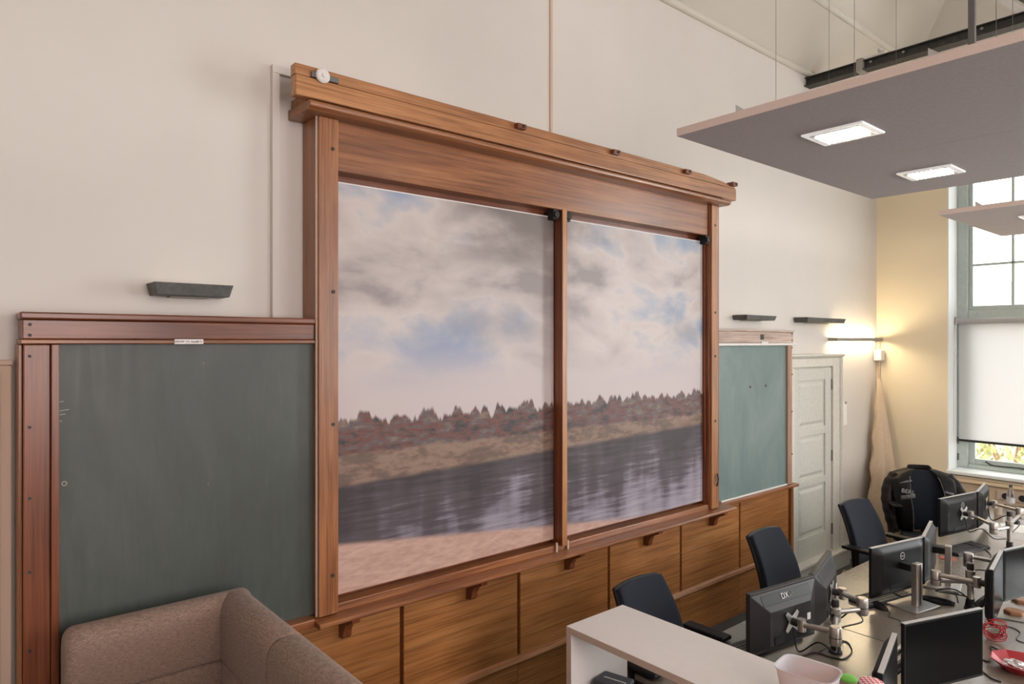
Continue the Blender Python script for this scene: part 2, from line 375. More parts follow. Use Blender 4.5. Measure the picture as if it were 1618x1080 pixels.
# end wall with two tall window openings
WX0, WX1, WZ0, WZ1 = .725, 2.47, .93, 4.55
W2X0, W2X1 = 3.75, 5.5
ew = empty_struct('wall_end', 'cream end wall pierced by tall windows', 'wall')
WD = .42
for nm, lo, hi in (('wall_section', (0, YE, 0), (WX0, YE + WD, 8.6)), ('wall_section', (WX1, YE, 0), (W2X0, YE + WD, 8.6)), ('wall_section', (W2X1, YE, 0), (XR, YE + WD, 8.6)),
                   ('wall_section', (WX0, YE, 0), (WX1, YE + WD, WZ0)), ('wall_section', (W2X0, YE, 0), (W2X1, YE + WD, WZ0)),
                   ('wall_section', (WX0, YE, WZ1), (WX1, YE + WD, 8.6)), ('wall_section', (W2X0, YE, WZ1), (W2X1, YE + WD, 8.6))):
    
    if hi[2] > 5:
        B(nm, lo, (hi[0], hi[1], 4.95), 'wall_cream', ew, 0) if lo[2] < 4.9 else None
        lo = (lo[0], lo[1], 4.95)
        B('gable_section', lo, hi, 'ceiling_white', ew, 0)
    else: B(nm, lo, hi, 'wall_cream', ew, 0)
# opposite wall and rear wall, both behind the photographer
sw = empty_struct('wall_right', 'off-white wall facing the chalkboards with added window openings', 'wall')
for lo, hi in (((XR, YB, 0), (XR + .3, .05, 5.4)), ((XR, 1.95, 0), (XR + .3, 4.25, 5.4)), ((XR, 6.15, 0), (XR + .3, YE, 5.4)),
               ((XR, .05, 0), (XR + .3, 1.95, 1.3)), ((XR, 4.25, 0), (XR + .3, 6.15, 1.3)), ((XR, .05, 4.7), (XR + .3, 1.95, 5.4)), ((XR, 4.25, 4.7), (XR + .3, 6.15, 5.4))):
    B('wall_section', lo, hi, 'wall_white', sw, 0)
S('wall_back', (0, YB - .3, 0), (XR, YB, 8.6), 'wall_white', 'off-white wall behind the sofa area', 'wall')
# ceiling: sloping cove above the wall, bead, then the steep roof slope
ce = empty_struct('ceiling', 'sloping off-white ceiling with rounded cove and roof slope', 'ceiling')
bm = bmesh.new(); prism(bm, [(-.02, ZW - .03), (.44, 5.40), (.44, 5.60), (-.3, 5.6), (-.3, ZW - .03)], 1, YB, YE); obj('cove', bm, 'ceiling_white', ce)
bm = bmesh.new(); cyl(bm, (.42, YB, 5.41), (.42, YE, 5.41), .035, 12); obj('cove_bead', bm, 'trim_paint', ce, smooth_=True)
bm = bmesh.new(); cyl(bm, (.01, YB, ZW - .02), (.01, YE, ZW - .02), .03, 12); obj('wall_bead', bm, 'ceiling_white', ce, smooth_=True)
bm = bmesh.new(); prism(bm, [(.40, 5.42), (1.75, 8.2), (1.75, 8.5), (.2, 5.55)], 1, YB, YE); obj('roof_slope', bm, 'ceiling_white', ce)
bm = bmesh.new(); prism(bm, [(1.75, 8.2), (5.6, 8.2), (XR + .1, 5.3), (XR + .3, 5.4), (5.75, 8.5), (1.75, 8.5)], 1, YB, YE); obj('roof_slope', bm, 'ceiling_white', ce)

# shallow plaster batten frame beside the big board, hairline conduit above it, skirting
t1 = empty_struct('trim_1', 'thin painted batten frame on the wall beside the tall wooden frame', 'trim')
B('batten', (0, 1.256, 2.40), (.03, 1.292, 3.66), 'wall_white', t1, .002); B('batten', (0, 1.256, 3.661), (.03, 1.46, 3.70), 'wall_white', t1, .002)
o = B('conduit', (0, 3.128, 3.5), (.010, 3.150, ZW - .03), 'casing_cream', None, .002); tag(o, 'thin painted conduit running up the wall above the wooden cornice', 'conduit')
bl = empty_struct('baseboard_left', 'painted skirting board between the door step and the corner', 'baseboard')
B('board', (0, 7.42, 0), (.022, YE, .17), 'trim_paint', bl); B('cap', (0, 7.42, .17), (.014, YE, .19), 'trim_paint', bl)

# door casing at the extreme left (only its edge shows)
ca = empty_struct('trim_2', 'cream moulded door casing left of the dark chalkboard', 'trim')
B('casing_board', (0, -.10, 0), (.03, .235, 2.265), 'casing_cream', ca, .004)
bm = bmesh.new(); prism(bm, [(.03, .14), (.055, .15), (.06, .17), (.045, .195), (.03, .2)], 2, 0, 2.245); obj('casing_moulding', bm, 'casing_cream', ca, .003)
bm = bmesh.new(); prism(bm, [(.03, .06), (.05, .068), (.05, .10), (.03, .11)], 2, 0, 2.20); obj('casing_moulding', bm, 'casing_cream', ca, .003)
B('casing_head', (0, -.12, 2.265), (.04, .24, 2.285), 'casing_cream', ca, .004)

# ------------------------------------------------------------------ door and its step
dr = empty_struct('door_1', 'pale grey panelled door with moulded frame beside the small chalkboard', 'door')
DY0, DY1 = 6.33, 7.14
B('casing', (0, 7.14, .195), (.05, 7.29, 2.19), 'trim_paint', dr, .004); B('casing', (0, 6.22, 2.105), (.05, 7.139, 2.19), 'trim_paint', dr, .004)
B('casing', (0, 6.22, .195), (.05, 6.329, 2.104), 'trim_paint', dr, .004)
bm = bmesh.new(); prism(bm, [(.0, 2.19), (.055, 2.19), (.085, 2.215), (.085, 2.235), (0, 2.235)], 1, 6.2, 7.35); obj('casing_cap', bm, 'trim_paint', dr, .004)
bm = bmesh.new(); prism(bm, [(.0, 7.29), (.055, 7.29), (.075, 7.305), (.07, 7.33), (0, 7.34)], 2, .16, 2.2); obj('casing_moulding', bm, 'trim_paint', dr, .004)
lf = B('leaf', (0, DY0, .19), (.018, DY1, 2.105), 'door_paint', dr, .002)
# stiles and rails of the leaf, with raised panels between
for nm, y0, y1, z0, z1 in (('stile', DY0, 6.43, .19, 2.09), ('stile', 7.0, 7.13, .19, 2.09), ('rail', 6.43, 7.0, 1.97, 2.09), ('rail', 6.43, 7.0, 1.42, 1.50), ('rail', 6.43, 7.0, .92, .99), ('rail', 6.43, 7.0, .19, .42)):
    B(nm, (.018, y0, z0), (.034, y1, z1), 'door_paint', dr, .003)
for z0, z1 in ((1.50, 1.97), (.99, 1.42), (.42, .92)):
    bm = bmesh.new(); y0, y1 = 6.43, 7.0
    A = [bm.verts.new((.018, y, z)) for y, z in ((y0 + .03, z0 + .03), (y1 - .03, z0 + .03), (y1 - .03, z1 - .03), (y0 + .03, z1 - .03))]
    Bq = [bm.verts.new((.030, y, z)) for y, z in ((y0 + .06, z0 + .06), (y1 - .06, z0 + .06), (y1 - .06, z1 - .06), (y0 + .06, z1 - .06))]
    bm.faces.new(Bq)
    for i in range(4): bm.faces.new((A[i], A[(i + 1) % 4], Bq[(i + 1) % 4], Bq[i]))
    obj('panel', bm, 'door_paint', dr)
for z in (.36, 1.12, 1.86):
    bm = bmesh.new(); cyl(bm, (.036, 7.136, z), (.036, 7.136, z + .11), .011, 10); obj('hinge', bm, 'steel_grey', dr, smooth_=True)
stp = empty_struct('trim_3', 'painted wooden step under the pale door', 'step')
B('riser', (0, 6.22, 0), (.10, 7.42, .165), 'door_paint', stp, .004); B('tread', (0, 6.22, .165), (.125, 7.43, .195), 'trim_paint', stp, .006)

# ------------------------------------------------------------------ window
YW = YE + .30
wn = empty_struct('window_1', 'tall grey-green framed window with small panes above a roller blind', 'window')
for lo, hi in (((WX0 - .0, YE + .002, WZ0), (WX0 + .012, YE + WD, WZ1)), ((WX1 - .012, YE + .002, WZ0), (WX1, YE + WD, WZ1)), ((WX0, YE + .002, WZ1 - .012), (WX1, YE + WD, WZ1))):
    B('reveal', lo, hi, 'reveal_white', wn, 0)
B('sill_board', (WX0 - .005, YE - .045, WZ0 + .015), (WX1, YE + WD, WZ0 + .05), 'reveal_white', wn, .006)
zs = WZ0 + .05
# outer frame
fx0, fx1 = WX0 + .012, WX1 - .012
for lo, hi in (((fx0, YW - .03, zs), (fx0 + .10, YW + .09, WZ1 - .012)), ((fx1 - .10, YW - .03, zs), (fx1, YW + .09, WZ1 - .012)), ((fx0 + .101, YW - .03, 2.60), (fx1 - .101, YW + .09, 2.699)), ((fx0 + .101, YW - .03, WZ1 - .1), (fx1 - .101, YW + .09, WZ1 - .012)), ((fx0 + .101, YW - .03, zs), (fx1 - .101, YW + .09, zs + .045))):
    B('frame_member', lo, hi, 'window_paint', wn, .008)
gx0, gx1 = fx0 + .10, fx1 - .10
npx = 4; px = (gx1 - gx0 - .08) / npx
# upper sash: frame, bars, one pane of glass per opening
B('sash_stile', (gx0, YW, 2.70), (gx0 + .04, YW + .05, WZ1 - .1), 'window_paint', wn); B('sash_stile', (gx1 - .04, YW, 2.70), (gx1, YW + .05, WZ1 - .1), 'window_paint', wn)
B('sash_rail', (gx0 + .041, YW - .01, 2.70), (gx1 - .041, YW + .05, 2.745), 'window_paint', wn)
for i in range(1, npx): B('glazing_bar', (gx0 + .04 + i * px - .012, YW + .005, 2.745), (gx0 + .04 + i * px + .012, YW + .04, WZ1 - .1), 'window_paint', wn)
zr = [2.745, 3.19, 3.65, 4.10, WZ1 - .1]
for z in zr[1:-1]: B('glazing_bar', (gx0 + .04, YW + .005, z - .012), (gx1 - .04, YW + .04, z + .012), 'window_paint', wn)
for i in range(npx):
    for j in range(4):
        B('pane', (gx0 + .045 + i * px, YW + .02, zr[j] + .01), (gx0 + .035 + (i + 1) * px, YW + .024, zr[j + 1] - .01), 'window_glass', wn, 0)
# lower sash behind the blind
B('sash_stile', (gx0, YW, zs + .046), (gx0 + .06, YW + .05, 2.599), 'window_paint', wn); B('sash_stile', (gx1 - .06, YW, zs + .046), (gx1, YW + .05, 2.599), 'window_paint', wn)
B('sash_rail', (gx0 + .061, YW, zs + .046), (gx1 - .061, YW + .05, zs + .105), 'window_paint', wn); B('sash_rail', (gx0 + .061, YW, 2.54), (gx1 - .061, YW + .05, 2.599), 'window_paint', wn)
B('pane', (gx0 + .055, YW + .02, zs + .1), (gx1 - .055, YW + .024, 2.545), 'window_glass', wn, 0)
bm = bmesh.new(); tube(bm, [(1.0, YW - .02, zs + .09), (1.08, YW - .04, zs + .06), (1.3, YW - .045, zs + .065), (1.48, YW - .04, zs + .06), (1.5, YW - .03, zs + .085)], .008); obj('window_stay', bm, 'steel_dark', wn, smooth_=True)
for z in (1.06, 1.24):
    bm = bmesh.new(); cyl(bm, (fx0 + .01, YW - .035, z), (fx0 + .01, YW - .035, z + .07), .009, 8); obj('hinge', bm, 'steel_grey', wn)
# roller blind
bl_ = thing('roller_blind', 'white translucent roller blind half lowered over the window', 'blind', (WX0, YE + .2, 2.58))
bx0, bx1 = .03, WX1 - WX0 - .02
bm = bmesh.new(); cyl(bm, (bx0, 0, 0), (bx1, 0, 0), .032, 16); obj('roller', bm, 'silver_plastic', bl_, smooth_=True)
bm = bmesh.new(); surf(bm, lambda u, v: (bx0 + .01 + u * (bx1 - bx0 - .02), .03 + .006 * math.sin(v * 3), -1.29 * v), 6, 14); obj('cloth', bm, 'blind_cloth', bl_, smooth_=True)
B('bottom_bar', (bx0, .02, -1.31), (bx1, .042, -1.285), 'grey_plastic', bl_, .004)
B('bracket', (bx0 - .012, -.03, -.04), (bx0, .06, .045), 'silver_plastic', bl_, .004)
bm = bmesh.new(); tube(bm, [(bx0 + .005, -.035, 0), (bx0 - .012, -.05, -.6), (bx0 - .015, -.05, -1.25)], .004, 5); obj('pull_chain', bm, 'white_paint', bl_)

# dado below the window and socket
dd = empty_struct('trim_4', 'cream panelled dado with mouldings under the window', 'trim')
B('dado_panel', (.0, YE - .03, 0), (XR, YE, .87), 'dado_cream', dd, .003)
bm = bmesh.new(); prism(bm, [(YE, .865), (YE - .045, .865), (YE - .06, .88), (YE - .05, .905), (YE, .91)], 0, 0, XR); obj('dado_cap', bm, 'dado_cream', dd, .004)
bm = bmesh.new(); prism(bm, [(YE - .03, .55), (YE - .055, .555), (YE - .055, .6), (YE - .03, .61)], 0, 0, XR); obj('dado_moulding', bm, 'dado_cream', dd, .003)
B('skirting', (0, YE - .055, 0), (XR, YE - .03, .18), 'dado_cream', dd, .004)
so = thing('wall_socket', 'double white wall socket under the window sill', 'socket', (1.33, YE - .03, .79))
B('plate', (-.15, -.012, -.045), (.15, 0, .045), 'pale_trim', so, .004)
for x in (-.07, .07):
    bm = bmesh.new(); cyl(bm, (x, -.02, 0), (x, -.004, 0), .032, 16); obj('outlet', bm, 'grey_plastic', so, .002)

# ------------------------------------------------------------------ wooden chalkboard wall
XF = .178
# wainscot panelling
wz = thing('wainscot', 'varnished oak panelling with rail and brackets below the chalkboards', 'panelling')
XP = .08
B('backing', (0, .27, 0), (.045, 6.22, .98), 'redwood_y', wz, 0)
seams = [.27, 1.105, 1.948, 2.79, 3.629, 4.469, 5.313, 6.165]
for i in range(7):
    B('panel', (.045, seams[i] + (.012 if i else 0), .40), (XP, seams[i + 1] - .012, .985), 'panel_%d' % (i % 4), wz, .004)
B('end_stile', (.045, 6.165, 0), (XP + .02, 6.215, .99), 'oak_z', wz, .004)
for i in range(7): B('lower_panel', (.045, seams[i] + .001, .0), (XP - .01, seams[i + 1] - .001, .36), 'panel_%d' % ((i + 2) % 4), wz, .002)
bm = bmesh.new(); prism(bm, [(.045, .355), (XP + .02, .36), (XP + .028, .375), (XP + .02, .395), (XP + .005, .405), (.045, .405)], 1, .378, 6.17); obj('rail', bm, 'pine_y', wz, .003)
# brackets
for y in (1.60, 2.405, 3.213, 4.03, 4.875):
    bm = bmesh.new(); prism(bm, [(XP, .985), (.225, .985), (.222, .962), (.19, .95), (.152, .93), (.133, .90), (.128, .868), (.118, .855), (XP, .853)], 1, y - .024, y + .024); obj('bracket', bm, 'redwood_z', wz, .003)
# ledges
lg = thing('chalk_ledge', 'long oak chalk ledge running under the big picture', 'ledge')
bm = bmesh.new(); prism(bm, [(.05, .985), (.235, .985), (.248, .992), (.248, 1.003), (.238, 1.012), (.05, 1.02)], 1, 1.40, 5.0); obj('board', bm, 'oak_y', lg, .003)
B('upstand', (.07, 1.52, 1.015), (.155, 4.73, 1.055), 'oak_y', lg, .004)
for y in (3.035, 3.135):
    bm = bmesh.new(); cyl(bm, (.165, y, 1.01), (.165, y, 1.075), .007, 8); obj('stop_pin', bm, 'pale_trim', lg, smooth_=True)
tag(B('chalk_ledge', (.082, .38, .988), (.19, 1.40, 1.024), 'oak_y', None, .005), 'short oak ledge under the dark chalkboard behind the sofa', 'ledge')
tag(B('chalk_ledge', (.004, 5.004, .992), (.135, 6.25, 1.018), 'oak_y', None, .005), 'short oak ledge under the small green chalkboard by the door', 'ledge')

# big sliding-board frame
fr = thing('board_frame', 'tall oak sliding-board frame with cornice around the large picture', 'frame', (0, 0, 0))
B('stile', (0, 1.42, 1.02), (.155, 1.525, 3.45), 'oak_z', fr, .004); B('stile_face', (.155, 1.425, 1.02), (XF, 1.528, 3.45), 'oak_z', fr, .004)
bm = bmesh.new(); cyl(bm, (.157, 1.423, 1.02), (.157, 1.423, 3.45), .006, 8); obj('bead', bm, 'pale_trim', fr, smooth_=True)
B('stile', (0, 4.73, 1.02), (.16, 4.80, 3.45), 'redwood_z', fr, .003); B('stile_face', (.15, 4.745, 1.02), (XF, 4.835, 3.45), 'pale_wood_z', fr, .004)  # right stile face: light falling on it is put in as paler wood
B('stile_edge', (.0, 4.84, 1.02), (XF - .02, 4.875, 3.45), 'redwood_z', fr, .003)
B('stile_track', (.02, 4.715, 1.02), (.13, 4.73, 3.2), 'redwood_z', fr, .002)
B('header_beam', (.05, 1.528, 3.205), (.15, 4.73, 3.46), 'oak_y', fr, .004)
B('back_board', (0.004, 1.525, 1.02), (.06, 4.73, 3.205), 'redwood_y', fr, 0)
B('mullion', (.06, 3.066, 1.05), (.183, 3.104, 3.2), 'redwood_z', fr, .003); B('mullion_face', (.183, 3.064, 1.05), (.19, 3.106, 3.2), 'pale_wood_z', fr, .002)
bm = bmesh.new(); prism(bm, [(0, 3.45), (.235, 3.45), (.26, 3.462), (.262, 3.478), (.25, 3.49), (.0, 3.50)], 1, 1.345, 4.89); obj('cornice', bm, 'oak_y', fr, .003)
B('cornice_back', (0, 1.36, 3.49), (.175, 4.86, 3.55), 'oak_y', fr, .003)
B('cornice_board', (.175, 1.285, 3.505), (.235, 5.005, 3.60), 'pine_y', fr, .006)
bm = bmesh.new(); prism(bm, [(1.285, 3.603), (5.005, 3.603), (5.0, 3.612), (4.82, 3.637), (4.55, 3.655), (1.285, 3.655)], 0, .175, .228); obj('cornice_top_strip', bm, 'pine_y', fr, .004)
# little blocks and pulleys along the cornice
for y in (2.66, 3.51, 4.32, 4.95):
    k = B('pulley_block', (.20, y - .035, 3.615), (.262, y + .035, 3.645), 'redwood_y', fr, .003)
    bm = bmesh.new(); cyl(bm, (.262, y + .01, 3.63), (.268, y + .01, 3.63), .009, 10); obj('bolt', bm, 'steel_dark', k)
k = B('pulley_bracket', (.225, 1.36, 3.603), (.242, 1.50, 3.630), 'steel_grey', fr, .004)
bm = bmesh.new(); lathe(bm, [(0, 0), (.033, 0), (.035, .004), (.035, .012), (.028, .018), (.01, .018), (.008, .024), (0, .024)], 24, T((.236, 1.415, 3.618), 0, 0, PI / 2)); obj('pulley_wheel', bm, 'enamel', k, smooth_=True)
for y, z in ((1.497, 3.30), (1.50, 2.60), (1.50, 1.95), (1.497, 1.21)):
    bm = bmesh.new(); cyl(bm, (XF - .002, y, z), (XF + .004, y, z), .009, 10); obj('bolt', bm, 'steel_dark', fr)
for z in (3.29, 2.59, 2.24, 1.72):
    bm = bmesh.new(); cyl(bm, (XF - .002, 4.79, z), (XF + .003, 4.79, z), .011, 10); obj('bolt', bm, 'steel_dark', fr)
for y, z in ((3.03, 3.165), (3.14, 3.165), (4.70, 3.165)):
    bm = bmesh.new(); box(bm, (.10, y - .022, z - .03), (.165, y + .022, z + .035)); cyl(bm, (.165, y, z), (.178, y, z), .022, 12); obj('roller', bm, 'matt_black', fr, .003)
bm = bmesh.new(); tube(bm, [(XF + .01, 4.80, 1.30), (XF + .02, 4.80, 1.27), (XF + .012, 4.815, 1.25), (XF + .02, 4.795, 1.225), (XF + .008, 4.80, 1.20)], .006); obj('rope_hook', bm, 'steel_dark', fr, smooth_=True)

# the two printed picture panels
def picture(y0, y1, label):
    o = B('picture_panel', (.085, y0, 1.082), (.11, y1, 3.155), 'print_picture', None, 0)
    tag(o, label, 'picture', 'printed picture on the sliding boards')
    e = B('edge_strip', (.085, y0, 3.155), (.112, y1, 3.161), 'enamel', o, 0)
picture(1.535, 3.060, 'printed cloudy sky and river picture panel next to the dark chalkboard')
picture(3.110, 4.712, 'printed cloudy sky and river picture panel next to the small green chalkboard')

# dark chalkboard, left
cb = thing('chalkboard', 'large dark green-black chalkboard in reddish frame behind the sofa', 'chalkboard', (.002, 0, 1.0))
def CB(name, lo, hi, mat, bev, par=None): return B(name, (lo[0], lo[1], lo[2] - 1.0), (hi[0], hi[1], hi[2] - 1.0), mat, par or cb, bev)
CB('board', (.02, .376, 1.025), (.122, 1.420, 2.345), 'slate_dark', 0)
CB('stile', (0, .262, 1.003), (.135, .348, 2.345), 'redwood_z', .004); CB('inner_stile', (0, .349, 1.003), (.145, .376, 2.345), 'redwood_z', .003)
CB('outer_bead', (0, .247, 1.003), (.115, .261, 2.345), 'oak_z', .003)
CB('head', (0, .258, 2.365), (.145, 1.418, 2.44), 'redwood_y', .004); CB('head_cap', (0, .250, 2.441), (.158, 1.419, 2.468), 'redwood_y', .006)
CB('head_bead', (0, .251, 2.346), (.152, 1.419, 2.364), 'oak_y', .004)
for z in (2.42, 2.38, 2.30, 2.03, 1.76, 1.48, 1.18):
    bm = bmesh.new(); cyl(bm, (.13, .282, z - 1), (.138 if z < 2.35 else .148, .282, z - 1), .006, 8); obj('screw', bm, 'steel_dark', cb)
bm = bmesh.new(); lathe(bm, [(.006, 0), (.010, 0), (.010, .004), (.006, .004), (.006, 0)], 12, T((.122, .394, .80), 0, 0, PI / 2)); obj('eyelet', bm, 'fixture_pale', cb)
pl = CB('label_plate', (.152, .785, 2.345), (.155, .902, 2.366), 'enamel', .001)
RX = Matrix(((0, 0, 1, 0), (1, 0, 0, 0), (0, 1, 0, 0), (0, 0, 0, 1)))        # text lying in the y-z plane, facing +x
text('lettering', 'GROEP V.2. No.64', .0125, 'ink', Matrix.Translation((.1555, .834, 1.3555)) @ RX, pl, .0004)
text('lettering', '(178-181)', .0085, 'steel_grey', Matrix.Translation((.1555, .882, 1.3555)) @ RX, pl, .0004)
for y0, z0, y1, z1 in ((.378, 2.12, .392, 2.122), (.378, 2.085, .41, 2.089), (.378, 2.07, .398, 2.072), (.378, 2.045, .388, 2.045), (.91, 2.265, .916, 2.258), (.93, 1.725, .9325, 1.723)):
    bm = bmesh.new(); cyl(bm, (.1222, y0, z0 - 1), (.1222, y1, z1 - 1), .0009, 5); obj('chalk_mark', bm, 'print_white', cb)
# dark lower stile running down to the floor
tag(B('lower_stile', (.082, .262, 0), (.135, .376, 1.0), 'redwood_z', None, .003), 'reddish wooden post below the dark chalkboard frame', 'post')

# small chalkboard, right
cb = thing('chalkboard', 'small green chalkboard paled for window light, in pale frame beside the door', 'chalkboard', (.003, 0, 0))
B('board', (.01, 4.88, 1.02), (.085, 6.09, 2.32), 'slate_window_lit', cb, 0)
B('stile', (0.002, 6.09, 1.02), (.105, 6.17, 2.322), 'pale_frame_z', cb, .004)
B('head', (0, 4.88, 2.345), (.105, 6.19, 2.445), 'pale_frame_y', cb, .004); B('head_cap', (0, 4.88, 2.445), (.115, 6.195, 2.462), 'pale_frame_y', cb, .004)
B('head_bead', (0, 4.88, 2.322), (.115, 6.22, 2.343), 'enamel', cb, .004)
B('chalk_strip', (.085, 5.0, 1.019), (.10, 6.09, 1.032), 'enamel', cb, .003)
B('head_plate', (.105, 5.60, 2.375), (.107, 5.66, 2.42), 'grey_plastic', cb, .001)
pl = B('label_plate', (.115, 5.60, 2.335), (.118, 5.715, 2.357), 'enamel', cb, .001)
for z in (2.43, 2.37, 2.30, 2.05, 1.7, 1.3):
    bm = bmesh.new(); cyl(bm, (.10, 6.165, z), (.108, 6.165, z), .008, 8); obj('screw', bm, 'steel_dark', cb)
for y in (5.46, 5.72):
    bm = bmesh.new(); cyl(bm, (.084, y, 1.97), (.090, y + .008, 1.955), .008, 6); obj('scratch', bm, 'steel_grey', cb)

# ------------------------------------------------------------------ wall lights
def wall_light(y0, y1, z0, z1, depth, label, mat='fixture_grey', lit=False):
    t = thing('wall_light', label, 'wall light', (0, (y0 + y1) / 2, z0), 0, 'wall uplights above the boards')
    h = (y1 - y0) / 2; H_ = z1 - z0
    bm = bmesh.new(); hb = h - .014
    lo = [(.0, -hb), (depth - .012, -hb), (depth - .012, hb), (0, hb)]; hi = [(.0, -h), (depth, -h), (depth, h), (0, h)]
    if lit: lo = [(.0, -h), (depth, -h), (depth, h), (0, h)]
    A = [bm.verts.new((x, y, 0)) for x, y in lo]; C = [bm.verts.new((x, y, H_)) for x, y in hi]
    A2 = [bm.verts.new((min(max(x, .006), depth - .008 if lit else x - .006), y * .97, .006 if not lit else 0)) for x, y in lo]
    for i in range(4): bm.faces.new((A[i], A[(i + 1) % 4], C[(i + 1) % 4], C[i]))
    if lit:
        A2 = [bm.verts.new((x, y, 0)) for x, y in ((.004, -h + .006), (depth - .008, -h + .006), (depth - .008, h - .006), (.004, h - .006))]
        C2 = [bm.verts.new((v.co.x, v.co.y, H_)) for v in A2]
        for i in range(4):
            j = (i + 1) % 4
            bm.faces.new((A[i], A[j], A2[j], A2[i])); bm.faces.new((C[i], C[j], C2[j], C2[i])); bm.faces.new((A2[i], A2[j], C2[j], C2[i]))
    else:
        bmesh.ops.delete(bm, geom=A2, context='VERTS')
        bm.faces.new(A[::-1]); bm.faces.new(C)
    obj('housing', bm, mat, t, .0025)
    if lit:
        bm = bmesh.new(); cyl(bm, (depth * .5, -h + .03, H_ / 2), (depth * .5, h - .03, H_ / 2), .012, 12); obj('tube', bm, 'tube_warm', t, smooth_=True)
        B('mounting_plate', (0, -.12, .004), (.006, .12, H_ - .004), 'white_paint', t, .001)
    else:
        B('mounting_plate', (0, -h * .5, -.006), (depth * .4, h * .5, .0), 'fixture_pale', t, .002)
        bm = bmesh.new(); prism(bm, [(.012, -h + .02), (depth - .012, -h + .02), (depth - .012, h - .02), (.012, h - .02)], 2, H_ - .001, H_ + .002); obj('top_diffuser', bm, 'white_paint', t)
    return t
wall_light(.71, 1.035, 2.555, 2.608, .145, 'short dark uplight on the wall above the dark chalkboard')
wall_light(5.32, 5.82, 2.547, 2.588, .145, 'dark unlit uplight on the wall above the small green chalkboard')
wall_light(6.40, 7.22, 2.545, 2.592, .145, 'dark unlit uplight on the wall above the pale door')
wall_light(7.13, 8.28, 2.362, 2.40, .095, 'lit slim wall light glowing warm in the room corner', 'fixture_pale', True)

# paper notice, switch box and conduit, canvas in the corner
pp = thing('paper_notice', 'white paper notice taped to the wall beside the door', 'paper', (0.001, 7.45, 1.46))
bm = bmesh.new(); surf(bm, lambda u, v: (.002 + .006 * (1 - v) * u, (u - .5) * .21, v * .25), 5, 5); obj('sheet', bm, 'paper', pp, solid=.001)
B('tape', (.001, .06, .225), (.009, .10, .25), 'fixture_pale', pp, 0)
bx = thing('switch_box', 'small white switch box on a pipe in the corner', 'switch', (.02, YE - .05, 2.14))
B('cover', (-.01, -.06, 0), (.075, .045, .125), 'enamel', bx, .01)
bm = bmesh.new(); cyl(bm, (.018, .03, -1.2), (.018, .03, 0), .012, 10); cyl(bm, (.018, .03, .125), (.018, .03, .26), .009, 10); obj('pipe', bm, 'casing_cream', bx, smooth_=True)

def canvas_f(u, v):
    # u around, v up; a loosely folded canvas leaning in the corner
    z = 1.94 * v; a = 2 * PI * u
    base = (1 - v) ** .9
    fold = 1 + .30 * math.sin(3 * a + .8) * (.4 + .6 * base) + .14 * math.sin(7 * a + 2.2 + 3 * v) * base
    w = .018 + .17 * base; dpt = .016 + .17 * base
    cr = .016 * math.sin(z * 19 + a * 2) * (1 if 2.4 < a < 4.4 else .08) * min(1, base * 2.5)
    x = .075 + .135 * base + (w * fold + cr) * math.cos(a); y = YE - .13 - .20 * base + (dpt * fold + cr) * math.sin(a)
    return (max(x, .03), min(y, YE - .062), z)
bm = bmesh.new(); surf(bm, canvas_f, 44, 40, True); cv = obj('canvas_roll', bm, 'canvas', None, smooth_=True)
tag(cv, 'tall folded beige canvas leaning in the corner', 'canvas')
cbx = thing('crumpled_paper_bag', 'crumpled brown paper bag on the floor by the folded canvas', 'bag', (.62, 7.75, 0), .3)
def bag_f(u, v):
    a = 2 * PI * u; z = .42 * v
    k = 1 + .16 * math.sin(5 * a + 3 * v) + .10 * math.sin(9 * a - 6 * v) + .1 * noise.noise(Vector((math.cos(a) * 3, math.sin(a) * 3, v * 6)))
    return (.26 * k * math.cos(a) * (1 - .25 * v), .17 * k * math.sin(a) * (1 - .3 * v), z + .035 * math.sin(6 * a) * v)
bm = bmesh.new(); g = surf(bm, bag_f, 36, 10, True); bm.faces.new([c[0] for c in g]); obj('sides', bm, 'canvas', cbx)
fp = tag(B('flat_box', (-.17, -.14, 0), (.17, .14, .05), 'cardboard', None, .004, T((.40, 6.95, .0), .3)), 'flat brown cardboard box lying on the carpet by the chairs', 'box')

# ------------------------------------------------------------------ steel tie beam, braces and hangers near the ceiling
tb = thing('tie_beam', 'dark steel roof tie beam crossing below the ceiling', 'beam', (0.002, 6.67, 4.905))
B('web', (.0, -.02, 0.0), (XR, .02, .07), 'steel_dark', tb, .002); B('flange', (0, -.05, .07), (XR, .05, .08), 'steel_dark', tb, .002); B('flange', (0, -.06, -.012), (XR, .06, 0), 'steel_dark', tb, .002)
B('clamp', (.50, -.062, -.02), (.56, .062, .10), 'fixture_pale', tb, .003)
bm = bmesh.new()
for x in (.62, .9, 1.5, 2.1): cyl(bm, (x, -.02, .05), (x, -.032, .05), .012, 8)
obj('rivets', bm, 'fixture_pale', tb)['kind'] = 'stuff'
bm = bmesh.new(); tube(bm, [(.02, 6.80, 5.02), (.3, 6.80, 5.035), (.58, 6.8, 5.05), (.66, 6.8, 5.07), (.64, 6.80, 5.11)], .022, 8); tag(obj('ceiling_pipe', bm, 'white_paint', None, smooth_=True), 'white pipe running behind the steel tie beam', 'pipe')
br = thing('roof_brace', 'pale diagonal roof brace rising from the tie beam', 'beam', (0, 6.9, 5.0))
for dx, mt in ((0, 'white_paint'), (.12, 'steel_grey')):
    bm = bmesh.new(); box(bm, (-.03, -.05, 0), (.03, .05, 1.55), T((1.86 + dx, .08, -.04), 0, 0, -.76)); obj('bar', bm, mt, br, .004)

